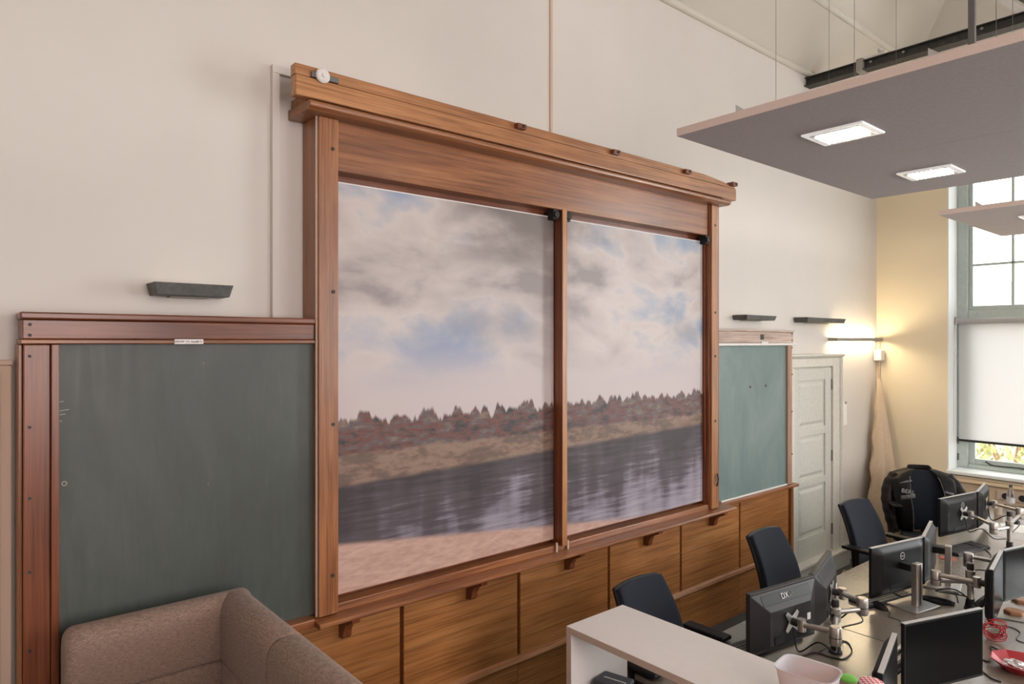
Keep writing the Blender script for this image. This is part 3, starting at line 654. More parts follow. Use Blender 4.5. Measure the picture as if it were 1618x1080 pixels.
# ------------------------------------------------------------------ hanging acoustic panels with LED fittings
ZP = 3.39
def led(parent, x, y):
    bz = thing('led', '', '') if False else None
    bm = bmesh.new()
    w, l, r_ = .125, .10, .02
    f = B('light_frame', (x - .15, y - .13, ZP - .012), (x + .15, y + .13, ZP - .001), 'acrylic', parent, .006)
    B('light_reflector', (x - .12, y - .10, ZP - .014), (x + .12, y + .10, ZP - .0115), 'aluminium', f, .001)
    bm.free(); bm = bmesh.new(); box(bm, (x - .10, y - .075, ZP - .017), (x + .10, y + .075, ZP - .0135)); obj('light_lens', bm, 'led', f)
    bm = bmesh.new()
    for k in range(9): box(bm, (x - .10 + k * .025 - .0015, y - .08, ZP - .021), (x - .10 + k * .025 + .0015, y + .08, ZP - .017))
    o = obj('louvre', bm, 'acrylic', f); o['kind'] = 'stuff'
def hang_panel(x0, x1, y0, y1, label, leds, wires, clips, joints):
    t = thing('ceiling_panel', label, 'ceiling panel', (0, 0, 0))
    ys = [y0] + joints + [y1]
    for a, c in zip(ys, ys[1:]):
        bm = bmesh.new(); vs_ = box(bm, (x0, a + .002, ZP), (x1, c - .002, ZP + .04)); bm.faces.ensure_lookup_table()
        bm.normal_update()
        for f in bm.faces: f.material_index = 0 if abs(f.normal.z) > .5 else 1
        obj('acoustic_board', bm, ['acoustic_grey', 'acoustic_edge'], t, .002)
    for j_ in joints: B('added_seam_strip', (x0 + .002, j_ - .0018, ZP + .006), (x1 - .002, j_ + .0018, ZP + .038), 'steel_dark', t, 0)  # dark strip added to stop light through the gap and darken the seam
    for x, y in leds: led(t, x, y)
    for x, y in wires:
        bm = bmesh.new(); cyl(bm, (x, y, ZP + .04), (x, y, 7.0), .0013, 6); obj('wire', bm, 'steel_grey', t)
    for x, y in clips:
        bm = bmesh.new(); prism(bm, [(x, ZP + .04), (x + .05, ZP + .04), (x, ZP + .08)], 1, y, y + .03); obj('clip', bm, 'aluminium', t, .002)
    return t
PX0 = 1.212
hang_panel(PX0, 4.4, 2.86, 5.20, 'long grey hanging acoustic panel over the cabinet and nearer desks', [(1.78, 3.44), (1.78, 4.635), (3.3, 3.44), (3.3, 4.635)],
           [(onY(1226, 150, 3.1)[0], 3.1), (onY(1310, 130, 4.3)[0], 4.3), (onY(1350, 120, 3.3)[0], 3.3), (onY(1416, 110, 4.1)[0], 4.1), (onY(1574, 60, 3.2)[0], 3.2), (onY(1600, 50, 4.4)[0], 4.4)],
           [(onY(1162, 180, 2.88)[0], 2.88), (onY(1466, 88, 2.88)[0], 2.88)], [4.03])
hang_panel(1.30, 4.4, 6.28, 8.0, 'grey hanging acoustic panel in front of the window', [(1.86, 6.93), (3.3, 6.93)], [(1.5, 6.5), (2.6, 6.5)], [(1.55, 6.3)], [7.2])
xr = onY(1536, 60, 3.25)[0]
hr = thing('hanging_rod', 'dark steel rod rising from the long acoustic panel', 'rod', (xr, 3.25, ZP + .04))
B('foot', (-.04, -.04, 0), (.04, .04, .008), 'steel_dark', hr, .001); B('shaft', (-.012, -.012, .008), (.012, .012, 3.8), 'steel_grey', hr, .002)

# ------------------------------------------------------------------ sofa (high-backed, its back square to the wall)
sf = thing('sofa', 'brown woven high-backed sofa standing in front of the dark chalkboard', 'sofa', (.21, .37, 0))
def cushion(name, lo, hi, r, mat='sofa_fabric', parent=sf, seg=5):
    return_ = B(name, lo, hi, mat, parent, 0)
    md = return_.modifiers.new('bevel', 'BEVEL'); md.width = r; md.segments = seg
    for p in return_.data.polygons: p.use_smooth = True
    return return_
LX = 1.95
def rounded(name, a, b_, z0, z1, axis, t0, t1, r, end):
    """bolster: rounded-top profile across a..b_, run along the axis from t0 to t1"""
    bm = bmesh.new(); poly = []
    for cx, cz, s0 in ((b_ - r, z0 + .02, -PI / 2), (b_ - r, z1 - r, 0), (a + r, z1 - r, PI / 2), (a + r, z0 + .02, PI)):
        rr = r if cz > z0 + .03 else .02
        for k in range(6):
            q = s0 + k * PI / 10
            poly.append((cx + (r - rr) * (1 if cx > (a + b_) / 2 else -1) + rr * math.cos(q), cz + rr * math.sin(q)))
    n = len(poly); R_ = []
    cx0, cz0 = (a + b_) / 2, (z0 + z1) / 2
    steps = [(t0, 1 - end / (b_ - a) * 1.3)] + [(t0 + end * (1 - math.cos(k * PI / 8)), 1 - (1 - math.sin(k * PI / 8)) * end / (b_ - a) * 1.3) for k in range(1, 5)]
    steps = steps + [(t1 - (t - t0), f) for t, f in steps[::-1]]
    for t, f in steps:
        ring = []
        for p, z in poly:
            pp_ = cx0 + (p - cx0) * f; zz = z0 + (z - z0) * (1 - (1 - f) * .55)
            ring.append(bm.verts.new((t, pp_, zz) if axis == 0 else (pp_, t, zz)))
        R_.append(ring)
    for A, C in zip(R_, R_[1:]):
        for i in range(n): bm.faces.new((A[i], A[(i + 1) % n], C[(i + 1) % n], C[i]))
    bm.faces.new(R_[0]); bm.faces.new(R_[-1])
    return obj(name, bm, 'sofa_fabric', sf, smooth_=True)
for x0, x1 in ((0, .15), (LX - .15, LX)):
    rounded('arm_top', x0, x1, 1.03, 1.285, 1, 0, .69, .065, .035); rounded('arm_lower', x0 + .006, x1 - .006, .12, 1.045, 1, .008, .685, .04, .02)
xs = [.075, .66, 1.30, LX - .075]
for i in range(3):
    rounded('back_top', .54, .695, 1.03, 1.287, 0, xs[i], xs[i + 1], .065, .016); rounded('back_lower', .545, .685, .12, 1.045, 0, xs[i], xs[i + 1], .04, .005)
cushion('seat_cushion', (.15, .0, .28), (LX / 2, .54, .45), .04); cushion('seat_cushion', (LX / 2, .0, .28), (LX - .15, .54, .45), .04)
B('seat_base', (.14, .02, .12), (LX - .14, .55, .28), 'sofa_fabric', sf, .01)
for x, y in ((.08, .08), (LX - .08, .08), (.08, .6), (LX - .08, .6)):
    bm = bmesh.new(); cyl(bm, (x, y, 0), (x, y, .13), .018, 10); obj('leg', bm, 'steel_dark', sf)

# ------------------------------------------------------------------ white open cabinet
CZ = 1.08; CX0, CX1, CY0, CY1 = 1.12, 2.95, 2.17, 2.555
wc = thing('open_cabinet', 'white open-backed shelf cabinet standing between sofa and desks', 'cabinet', (CX0, CY0, 0))
LC, DC = CX1 - CX0, CY1 - CY0
def lam(name, lo, hi):
    bm = bmesh.new(); box(bm, lo, hi); bm.normal_update()
    for f in bm.faces: f.material_index = 1 if f.normal.y < -.5 else 0
    return obj(name, bm, ['white_laminate', 'laminate_edge'], wc, .001)
lam('top', (0, 0, CZ - .03), (LC, DC, CZ)); lam('side_panel', (0, .0005, 0), (.03, DC - .0005, CZ - .03)); lam('side_panel', (LC - .03, .0005, 0), (LC, DC - .0005, CZ - .03))
lam('divider', (LC / 2 - .012, .002, .05), (LC / 2 + .012, DC - .002, CZ - .03)); lam('bottom_shelf', (.03, .002, .05), (LC - .03, DC - .002, .075))
lam('shelf', (.03, .004, .70), (LC / 2 - .012, DC - .004, .722)); lam('shelf', (LC / 2 + .012, .004, .70), (LC - .03, DC - .004, .722))
lam('shelf', (.03, .004, .38), (LC - .03, DC - .004, .402))
nb = thing('small_box', 'small navy box on the shelf of the white cabinet', 'box', (CX0 + .115, CY0 + .19, .722), .25)
B('body', (-.075, -.06, 0), (.075, .06, .10), 'navy_box', nb, .008); B('stripe', (-.05, -.004, .1), (.06, .004, .1008), 'print_white', nb, 0)

# things on the cabinet
def sq(a, n=4.5):
    c, s = math.cos(a), math.sin(a)
    return (math.copysign(abs(c) ** (2 / n), c), math.copysign(abs(s) ** (2 / n), s))
bw = thing('plastic_tub', 'frosted white plastic tub on the cabinet top', 'tub', (2.125, 2.385, CZ), .12)
prof = [(.0, .004), (.80, .004), (.84, .0), (.86, .02), (.96, .10), (1.0, .128), (1.03, .13), (1.03, .124), (1.0, .12)]
prof = [(0.001, .0), (.74, .0), (.80, .008), (.955, .118), (.965, .125), (1.02, .13), (1.02, .134), (.94, .131), (.93, .12), (.775, .012), (.72, .006), (.001, .006)]
bm = bmesh.new(); rings = []
for k, z in prof: rings.append([bm.verts.new((.103 * k * sq(2 * PI * i / 40)[0], .078 * k * sq(2 * PI * i / 40)[1], z * .82)) for i in range(40)])
for a, c in zip(rings, rings[1:]):
    for i in range(40): bm.faces.new((a[i], a[(i + 1) % 40], c[(i + 1) % 40], c[i]))
bm.faces.new(rings[0][::-1]); bm.faces.new(rings[-1]); obj('body', bm, 'frosted', bw, smooth_=True)
jr = thing('jam_jar', 'glass jar with red gingham lid on the cabinet', 'jar', (2.315, 2.45, CZ))
bm = bmesh.new(); lathe(bm, [(0, 0), (.036, 0), (.039, .005), (.039, .075), (.034, .09), (.034, .098), (0, .098)], 28); obj('glass', bm, 'clear_plastic', jr, smooth_=True)
bm = bmesh.new(); lathe(bm, [(0, .115), (.034, .115), (.0385, .112), (.0385, .096), (.036, .096), (.036, .094), (0, .094)], 28); obj('lid', bm, 'gingham', jr, smooth_=True)
bm = bmesh.new(); lathe(bm, [(0, .006), (.034, .006), (.035, .06), (0, .06)], 20); obj('jam', bm, 'red_mat', jr, smooth_=True)
gc = thing('paper_cup', 'brown cup with green rim beside the plastic tub', 'cup', (2.215, 2.50, CZ))
bm = bmesh.new(); lathe(bm, [(0, 0), (.024, 0), (.029, .068), (.0285, .07), (0, .07)], 24); obj('body', bm, 'cup_brown', gc, smooth_=True)
bm = bmesh.new(); lathe(bm, [(0, .078), (.022, .079), (.030, .074), (.031, .068), (.029, .068), (0, .069)], 24); obj('lid', bm, 'green_plastic', gc, smooth_=True)

# ------------------------------------------------------------------ desks
ZD = .74
DJ = [2.60, 3.915, 5.33, 6.745, 8.16]
def desk(x0, x1, y0, y1, label):
    t = thing('office_desk', label, 'desk', ((x0 + x1) / 2, (y0 + y1) / 2, 0), 0, 'desks of the office block')
    w, l = (x1 - x0) / 2, (y1 - y0) / 2
    B('desktop', (-w, -l + .003, ZD - .025), (w, l - .003, ZD), 'desktop', t, .002)
    B('edge_band', (-w + .002, -l + .0035, ZD - .036), (w - .002, l - .0035, ZD - .025), 'matt_black', t, 0)
    for sx in (-1, 1):
        for sy in (-1, 1):
            B('leg', (sx * (w - .06) - .025, sy * (l - .06) - .025, 0), (sx * (w - .06) + .025, sy * (l - .06) + .025, ZD - .036), 'silver_plastic', t, .004)
    B('crossbar', (-.03, -l + .06, ZD - .075), (.03, l - .06, ZD - .036), 'silver_plastic', t, .003)
    return t
XA0, XA1, XB0, XB1 = 1.155, 1.925, 1.985, 2.76
dlab = [('wall-side grey desk next to the white cabinet', 'outer grey desk next to the white cabinet under the large black screen'),
        ('wall-side grey desk carrying the two monitors on silver stands', 'outer grey desk with red cable bundle and red dish'),
        ('wall-side grey desk with lone keyboard and twin monitors on an arm', 'outer grey desk across from the lone keyboard'),
        ('wall-side grey desk under the window with bottle and cup', 'outer grey desk under the window')]
for i in range(4):
    desk(XA0, XA1, DJ[i], DJ[i + 1], dlab[i][0]); desk(XB0, XB1, DJ[i], DJ[i + 1], dlab[i][1])
ct = thing('cable_tray', 'dark cable tray in the gap between the desk rows', 'tray', ((XA1 + XB0) / 2, 5.3, .60))
B('tray', (-.028, -2.6, 0), (.028, 2.6, .01), 'matt_black', ct, 0); B('lip', (-.028, -2.6, .01), (-.024, 2.6, .08), 'matt_black', ct, 0); B('lip', (.024, -2.6, .01), (.028, 2.6, .08), 'matt_black', ct, 0)
for y in (-2.2, 0, 2.2): B('bracket', (-.03, y - .02, .08), (.03, y + .02, ZD - .60 - .026), 'matt_black', ct, 0)

# ------------------------------------------------------------------ monitors (local: x along the width, +y out of the back, z up)
def monitor(P, Q, ztop, h, label, style='slim', stand=None, logo=True, backside=1):
    """P, Q: floor-plan ends of the top edge; backside: side of the line P->Q that the back faces"""
    P, Q = Vector((*P, 0)), Vector((*Q, 0)); d = (Q - P); w = d.length; ang = math.atan2(d.y, d.x)
    if backside < 0: ang += PI
    c = (P + Q) / 2; z0 = ztop - h
    base = ZD if stand else z0
    t = thing('monitor', label, 'monitor', (c.x, c.y, base), ang, 'office monitors')
    zo = z0 - base; W = w / 2
    if style == 'slim':
        B('bezel', (-W, -.012, zo), (W, .008, zo + h), 'black_plastic', t, .003)
        bm = bmesh.new()
        def f(u, v):
            x = (u * 2 - 1); z = v * 2 - 1
            e = min(1, (1 - max(abs(x), abs(z))) * 5.0); e = e * e * (3 - 2 * e)
            return (x * (W - .002), .008 + .026 * e, zo + h / 2 + z * (h / 2 - .002))
        surf(bm, f, 21, 13); bk = obj('back_shell', bm, 'dark_plastic', t, smooth_=True)
        yb = .034
        B('top_strip', (-W, -.012, zo + h), (W, .008, zo + h + .003), 'silver_plastic', t, .001)
        B('port_recess', (-W * .45, yb - .004, zo + .035), (W * .45, yb + .002, zo + .065), 'matt_black', bk, .001)
    else:
        B('bezel', (-W, -.016, zo), (W, .012, zo + h), 'grey_plastic', t, .004)
        bm = bmesh.new(); a0, a1 = W - .004, W * .62; zb0, zb1 = zo + .012, zo + h - .012
        A = [bm.verts.new(p) for p in ((-a0, .012, zb0), (a0, .012, zb0), (a0, .012, zb1), (-a0, .012, zb1))]
        C = [bm.verts.new(p) for p in ((-a1, .055, zb0 + .03), (a1, .055, zb0 + .03), (a1, .055, zb1 - .085), (-a1, .055, zb1 - .085))]
        bm.faces.new(C)
        for i in range(4): bm.faces.new((A[i], A[(i + 1) % 4], C[(i + 1) % 4], C[i]))
        bk = obj('back_shell', bm, 'grey_plastic', t, .004); yb = .056
        sd = Vector((0, -.043, .085)).normalized(); sn = Vector((0, .085, .043)).normalized(); mc = Vector((0, .012 + .043 * .40, zb1 - .085 * .40))
        SLM = Matrix(((-1, 0, 0, mc.x), (0, sd.y, sn.y, mc.y), (0, sd.z, sn.z, mc.z), (0, 0, 0, 1)))
        bm = bmesh.new(); box(bm, (-W * .74, -.026, -.002), (W * .74, .026, .0015), SLM); obj('logo_band', bm, 'black_plastic', bk, .001)
        B('port_recess', (-W * .5, yb - .006, zo + .045), (W * .5, yb + .003, zo + .085), 'matt_black', bk, .002)
        B('sticker', (-W * .60, yb - .001, zo + .12), (-W * .50, yb + .0012, zo + .155), 'paper', bk, 0)
    B('screen', (-W + .010, -.0135 if style == 'slim' else -.0175, zo + .014), (W - .010, -.0115 if style == 'slim' else -.0155, zo + h - .010), 'screen', t, 0)
    FB = Matrix(((-1, 0, 0, 0), (0, 0, 1, 0), (0, 1, 0, 0), (0, 0, 0, 1)))    # text on the back, readable from +y
    if logo and style == 'slim':
        bm = bmesh.new(); lathe(bm, [(.019, 0), (.023, 0), (.023, .002), (.019, .002), (.019, 0)], 28, T((0, yb + .0008, zo + h * .76), 0, -PI / 2)); lo = obj('logo', bm, 'silver_plastic', t, smooth_=True)
        text('lettering', 'DELL', .0135, 'silver_plastic', Matrix.Translation((0, yb + .0015, zo + h * .76)) @ FB, lo)
    if logo and style == 'thick':
        text('lettering', 'DX', .040, 'print_white', SLM @ Matrix.Translation((-.02, 0, .0035)), bk)
        text('lettering', 'ish', .034, 'steel_grey', SLM @ Matrix.Translation((.032, 0, .0035)), bk)
    if stand:
        sx, sy = stand   # offset of the stand column behind the panel
        s0 = B('stand_base', (-.12, sy - .13, 0), (.12, sy + .075, .012), 'aluminium', t, .004)
        bm = bmesh.new(); prism(bm, [(-.030, sy - .016), (.030, sy - .016), (.030, sy + .016), (.024, sy + .022), (-.024, sy + .022), (-.030, sy + .016)], 2, .012, zo + h * .70); sc_ = obj('stand_column', bm, 'brushed_metal', t, .003)
        B('column_groove', (-.006, sy + .0215, .02), (.006, sy + .0235, zo + h * .68), 'grey_plastic', sc_, 0)
        B('stand_neck', (-.038, yb - .002, zo + h * .52), (.038, sy - .014, zo + h * .66), 'black_plastic', t, .006)
    return t
def xy(u, v, z): return onZ(u, v, z)
zt = 1.10
monitor((1.469, 3.097), (1.547, 3.614), zt, .312, 'thick grey monitor with scratched white logo on a dual arm', 'thick', backside=-1)
monitor((1.535, 3.622), (1.400, 4.125), zt, .312, 'thick grey monitor angled beside the scratched-logo one', 'thick', logo=False, backside=-1)
monitor((1.546, 4.347), (1.659, 4.851), zt, .305, 'black monitor on a silver column stand above a keyboard and mouse', 'slim', (0, .125), backside=-1)
monitor((1.663, 4.862), (1.556, 5.332), zt, .305, 'black monitor on a silver column stand beside a coil of cables', 'slim', (0, .115), logo=False, backside=-1)
monitor((1.351, 6.135), (1.455, 6.66), zt, .303, 'black monitor with ring logo held by a metal arm near the jacket chair', backside=-1)
monitor((1.462, 6.67), (1.395, 7.14), zt, .303, 'black monitor turned towards the window beside the ring logo one', logo=False, backside=-1)
monitor((2.14, 4.443), (2.071, 4.905), zt, .307, 'black monitor seen edge-on above the red cable bundle', logo=False, backside=1)
monitor((2.075, 4.915), (2.205, 5.41), zt, .307, 'black monitor facing the outer seats behind the edge-on one', logo=False, backside=1)
monitor((2.105, 3.295), (2.275, 3.77), zt, .314, 'large blank black screen facing the outer seats beside the plastic tub', logo=False, backside=1)
monitor((2.229, 2.736), (2.123, 3.158), zt, .31, 'slim monitor with pale edge between jar and blank black screen', logo=False, backside=1)

# ------------------------------------------------------------------ monitor arms
def monitor_arm(pole, arms, label, ph=.27):
    px_, py_ = pole
    t = thing('swivel_mount', label, 'monitor mount', (px_, py_, ZD), 0, 'dual monitor mounts')
    O = Vector((px_, py_, ZD))
    bm = bmesh.new(); lathe(bm, [(0, 0), (.034, 0), (.034, .008), (.022, .012), (.022, .05), (0, .05)], 20); obj('clamp_base', bm, 'grey_plastic', t, smooth_=True)
    bm = bmesh.new(); cyl(bm, (0, 0, .01), (0, 0, ph - .02), .0175, 16); obj('pole', bm, 'brushed_metal', t, smooth_=True)
    bm = bmesh.new(); lathe(bm, [(0, ph - .03), (.019, ph - .03), (.019, ph), (.016, ph + .006), (0, ph + .006)], 18); obj('cap', bm, 'grey_plastic', t, smooth_=True)
    bm = bmesh.new(); cyl(bm, (0, 0, .045), (0, 0, .062), .021, 16); obj('clip', bm, 'matt_black', t, smooth_=True)
    for k, (el, plc, nrm) in enumerate(arms):
        el, plc, nrm = Vector(el) - O, Vector(plc) - O, Vector(nrm).normalized()
        zc = el.z
        bm = bmesh.new(); cyl(bm, (0, 0, zc - .024), (0, 0, zc + .024), .026, 18); obj('collar', bm, 'brushed_metal', t, .003, smooth_=True)
        # lower arm
        d = Vector((el.x, el.y, 0)); L = d.length; dn = d.normalized()
        bm = bmesh.new(); cyl(bm, dn * .02 + Vector((0, 0, zc)), dn * (L - .012) + Vector((0, 0, zc)), .0145, 12); obj('lower_arm', bm, 'brushed_metal', t, smooth_=True)
        bm = bmesh.new(); lathe(bm, [(0, -.03), (.026, -.03), (.028, -.026), (.028, .052), (.024, .058), (0, .058)], 20, T((el.x, el.y, zc))); obj('elbow', bm, 'brushed_metal', t, smooth_=True)
        bm = bmesh.new(); lathe(bm, [(.0282, .006), (.0288, .006), (.0288, .010), (.0282, .010)], 20, T((el.x, el.y, zc))); obj('elbow_ring', bm, 'grey_plastic', t)
        # upper arm to the head joint
        hd = plc + nrm * .055; e2 = Vector((el.x, el.y, zc + .034)); hz = Vector((hd.x, hd.y, hd.z))
        bm = bmesh.new(); cyl(bm, e2, hz, .0135, 12); obj('upper_arm', bm, 'brushed_metal', t, smooth_=True)
        bm = bmesh.new(); cyl(bm, hz + Vector((0, 0, -.030)), hz + Vector((0, 0, .030)), .021, 16); obj('head_joint', bm, 'brushed_metal', t, smooth_=True)
        bm = bmesh.new(); cyl(bm, plc + nrm * .004, plc + nrm * .045, .019, 14); obj('head_ball', bm, 'grey_plastic', t, smooth_=True)
        # x-shaped mounting plate
        ang = math.atan2(nrm.y, nrm.x) - PI / 2
        pts = []
        for q in range(4):
            a = PI / 4 + q * PI / 2
            for da, r_ in ((-.16, .066), (.16, .066), (PI / 4, .026)): pts.append((r_ * math.cos(a + da), r_ * math.sin(a + da)))
        bm = bmesh.new(); prism(bm, pts, 1, .0, .004, Matrix.Translation(plc) @ Matrix.Rotation(ang, 4, 'Z')); plo = obj('mounting_plate', bm, 'aluminium', t, .001)
        bm = bmesh.new()
        tube(bm, [plc + Vector((0, 0, -.05)) + nrm * .01, plc + Vector((0, 0, -.14)) + nrm * .04, (hz + e2) / 2 + Vector((0, 0, -.07)), e2 + Vector((0, 0, -.10)), Vector((0, 0, zc - .09)) + dn * .03, Vector((0, 0, .05)) + dn * .024, Vector((0, 0, .012)) + dn * .03], .004, 6); obj('cable', bm, 'matt_black', t, smooth_=True)
    return t
def back_pt(P, Q, z, off, frac=.5):
    P, Q = Vector((*P, 0)), Vector((*Q, 0)); d = (Q - P).normalized(); n = Vector((d.y, -d.x, 0))
    if n.x * off[1] < 0: n = -n
    p = P + (Q - P) * frac + n * off[0]; return (p.x, p.y, z), n
a1 = back_pt((1.469, 3.097), (1.547, 3.614), .93, (.060, 1)); a2 = back_pt((1.535, 3.622), (1.400, 4.125), .95, (.060, 1), .45)
monitor_arm((1.68, 3.583), [((1.80, 3.32, .925), *a1), ((1.753, 3.735, .95), *a2)], 'metal dual monitor arm holding the thick grey monitors')
a3 = back_pt((1.351, 6.135), (1.455, 6.66), .96, (.037, 1), .52); a4 = back_pt((1.462, 6.67), (1.395, 7.14), .97, (.037, 1))
monitor_arm((1.755, 6.39), [((1.70, 6.20, .915), *a3), ((1.73, 6.78, .94), *a4)], 'metal dual monitor arm behind the ring-logo monitor', .29)
a5 = back_pt((2.14, 4.443), (2.071, 4.905), .95, (.037, -1)); a6 = back_pt((2.075, 4.915), (2.205, 5.41), .95, (.037, -1))
monitor_arm((1.945, 4.79), [((1.80, 4.66, .905), *a5), ((1.86, 5.05, .95), *a6)], 'metal dual monitor arm at the gap by the edge-on monitor')
a7 = back_pt((2.105, 3.295), (2.275, 3.77), .93, (.037, -1)); a8 = back_pt((2.229, 2.736), (2.123, 3.158), .93, (.037, -1))
monitor_arm((2.04, 3.70), [((2.085, 3.76, .89), *a7), ((2.07, 3.50, .935), *a8)], 'metal dual monitor arm hidden behind the large blank screen', .25)

# ------------------------------------------------------------------ keyboards, mice, small desk things
def keyboard(x, y, rz, label, mat='black_plastic', w=.44, d=.145):
    t = thing('keyboard', label, 'keyboard', (x, y, ZD), rz, 'desk keyboards')
    bm = bmesh.new(); prism(bm, [(-d / 2, 0), (d / 2, 0), (d / 2, .024), (-d / 2, .013)], 0, -w / 2, w / 2); obj('base', bm, mat, t, .003)
    bm = bmesh.new(); cols, rows = 20, 6
    for i in range(cols):
        for j in range(rows):
            if j == 0 and 3 <= i <= 9: continue
            if i in (14,) or (i == 18 and j == 5): continue
            x0 = -w / 2 + .01 + i * (w - .02) / cols; y0 = -d / 2 + .008 + j * (d - .016) / rows
            z = .013 + .011 * (y0 + d / 2) / d
            box(bm, (x0 + .001, y0 + .001, z), (x0 + (w - .02) / cols - .002, y0 + (d - .016) / rows - .002, z + .007))
    z = .0135; box(bm, (-w / 2 + .01 + 3 * (w - .02) / cols, -d / 2 + .009, z), (-w / 2 + .01 + 10 * (w - .02) / cols - .002, -d / 2 + .008 + (d - .016) / rows - .002, z + .007))
    o = obj('keys', bm, 'keycap', t); o['kind'] = 'stuff'
    return t
keyboard(1.535, 6.11, PI / 2 + .05 - .25, 'black keyboard lying alone on the desk before the ring-logo monitor')
keyboard(1.53, 4.55, PI / 2 - .22, 'black keyboard tucked under the monitor with a column stand')
keyboard(1.40, 3.38, PI / 2 - .15, 'grey keyboard under the thick scratched-logo monitor')
keyboard(2.50, 4.36, -PI / 2 + .1, 'black keyboard beside the red dish')
def mouse(x, y, rz, label):
    bm = bmesh.new()
    def f(u, v):
        a = 2 * PI * u; k = math.cos(v * PI / 2) if v < 1 else 0
        return (.031 * math.cos(a) * k, .056 * math.sin(a) * k - .006 * v, .036 * math.sin(v * PI / 2) * (1 - .12 * math.sin(a)))
    surf(bm, f, 20, 8, True); bmesh.ops.remove_doubles(bm, verts=bm.verts, dist=1e-5)
    t = thing('mouse', label, 'mouse', (x, y, ZD), rz); obj('shell', bm, 'dark_plastic', t, smooth_=True)
    bm = bmesh.new(); cyl(bm, (-.004, .032, .029), (.004, .032, .029), .006, 10); obj('wheel', bm, 'grey_plastic', t)
    bm = bmesh.new(); tube(bm, [(0, .05, .008), (.02, .09, .004), (.07, .12, .004), (.06, .19, .004), (.13, .24, .004)], .002, 5); obj('cable', bm, 'matt_black', t)
    return t
mx_, my_ = onZ(1390, 955, ZD + .02); mouse(mx_, my_, -1.9, 'dark computer mouse in front of the column-stand monitor')
mx_, my_ = onZ(1602, 822, ZD + .02); mouse(mx_, my_, .6, 'dark computer mouse on the desk under the window')
cx_, cy_ = onZ(1498, 882, ZD); tg = thing('coaster', 'round red coaster on the grey desk', 'coaster', (cx_, cy_, ZD))
bm = bmesh.new(); lathe(bm, [(0, 0), (.055, 0), (.056, .003), (.055, .005), (0, .005)], 24); obj('disc', bm, 'red_mat', tg)
# bottle and cup under the window
bx_, by_ = onZ(1597, 806, ZD); bt = thing('water_bottle', 'clear water bottle on the desk under the window', 'bottle', (bx_, by_, ZD))
bm = bmesh.new(); lathe(bm, [(0, .002), (.028, 0), (.034, .006), (.034, .05), (.031, .06), (.034, .07), (.034, .15), (.030, .17), (.014, .205), (.0125, .225), (0, .225)], 24); obj('body', bm, 'clear_plastic', bt, smooth_=True)
bm = bmesh.new(); lathe(bm, [(.0345, .075), (.0350, .075), (.0350, .125), (.0345, .125)], 24); obj('label_band', bm, 'print_white', bt, smooth_=True)
bm = bmesh.new(); lathe(bm, [(0, .245), (.013, .245), (.0145, .242), (.0145, .224), (0, .224)], 18); obj('cap', bm, 'navy_box', bt, smooth_=True)
bx_, by_ = onZ(1577, 812, ZD); pc = thing('paper_cup', 'pale paper cup beside the water bottle', 'cup', (bx_, by_, ZD))
bm = bmesh.new(); lathe(bm, [(0, 0), (.030, 0), (.040, .10), (.042, .10), (.042, .104), (.038, .104), (.029, .006), (0, .006)], 24); obj('wall', bm, 'cup_paper', pc, smooth_=True)
# red cable bundle
rx_, ry_ = onZ(1570, 1012, ZD); rc = thing('cable_bundle', 'bundle of red network cable on the desk', 'cable', (rx_, ry_, ZD), .3)
bm = bmesh.new()
for k in range(9):
    a0 = random.uniform(0, 6.28); R_ = random.uniform(.03, .058); ti = random.uniform(-.5, .5); zc = random.uniform(.02, .055)
    pts = []
    for i in range(11):
        a = a0 + 2 * PI * i / 10 * .97; x = R_ * 1.1 * math.cos(a); y = (k - 4) * .009 + R_ * .25 * math.sin(a + k)
        pts.append((x + random.uniform(-.014, .014), y + random.uniform(-.01, .01), max(.005, .058 + R_ * .85 * math.sin(a) + x * ti * .4)))
    tube(bm, pts, .0028, 5, 4)
obj('coils', bm, 'red_plastic', rc, smooth_=True)
bm = bmesh.new(); tube(bm, [(-.06, 0, .03), (-.12, -.01, .02), (-.18, .02, .006), (-.26, .0, .006)], .006, 6); obj('tail', bm, 'red_mat', rc, smooth_=True)
# red dish with foil
rx_, ry_ = onZ(1612, 1052, ZD + .02); rd = thing('red_dish', 'red faceted dish holding crumpled foil', 'dish', (rx_ , ry_, ZD), .2)
bm = bmesh.new(); lathe(bm, [(0, 0), (.07, 0), (.125, .045), (.127, .048), (.122, .048), (.068, .006), (0, .006)], 9); obj('bowl', bm, 'red_plastic', rd, .001)
bm = bmesh.new(); bmesh.ops.create_icosphere(bm, subdivisions=3, radius=.05)
for v in bm.verts: v.co = Vector((v.co.x * 1.3, v.co.y * .8, v.co.z * .35 + .024)) * (1 + .35 * noise.noise(v.co * 45))
for v in bm.verts: v.co.z = max(v.co.z, .007)
obj('foil_wrapper', bm, 'foil', rd)
# hexagonal wooden pieces
for (u, v, lb) in ((1603, 968, 'hexagonal wooden coaster lying near the edge-on monitor'), (1614, 950, 'hexagonal wooden coaster farther back by a monitor foot')):
    hx_, hy_ = onZ(u, v, ZD); hx = thing('wooden_coaster', lb, 'coaster', (hx_, hy_, ZD), .4)
    bm = bmesh.new(); prism(bm, [(.055 * math.cos(k * PI / 3), .055 * math.sin(k * PI / 3)) for k in range(6)], 2, 0, .016); obj('block', bm, 'hex_wood', hx, .003)
    bm = bmesh.new(); prism(bm, [(.042 * math.cos(k * PI / 3), .042 * math.sin(k * PI / 3)) for k in range(6)], 2, .016, .018); obj('top_inlay', bm, 'pine_y', hx)
bx_, by_ = 2.014, 4.92; tag(B('wooden_block', (-.02, -.05, 0), (.02, .05, .09), 'hex_wood', None, .004, T((bx_, by_, ZD), .1)), 'small brown wooden block standing behind the edge-on monitor', 'block')
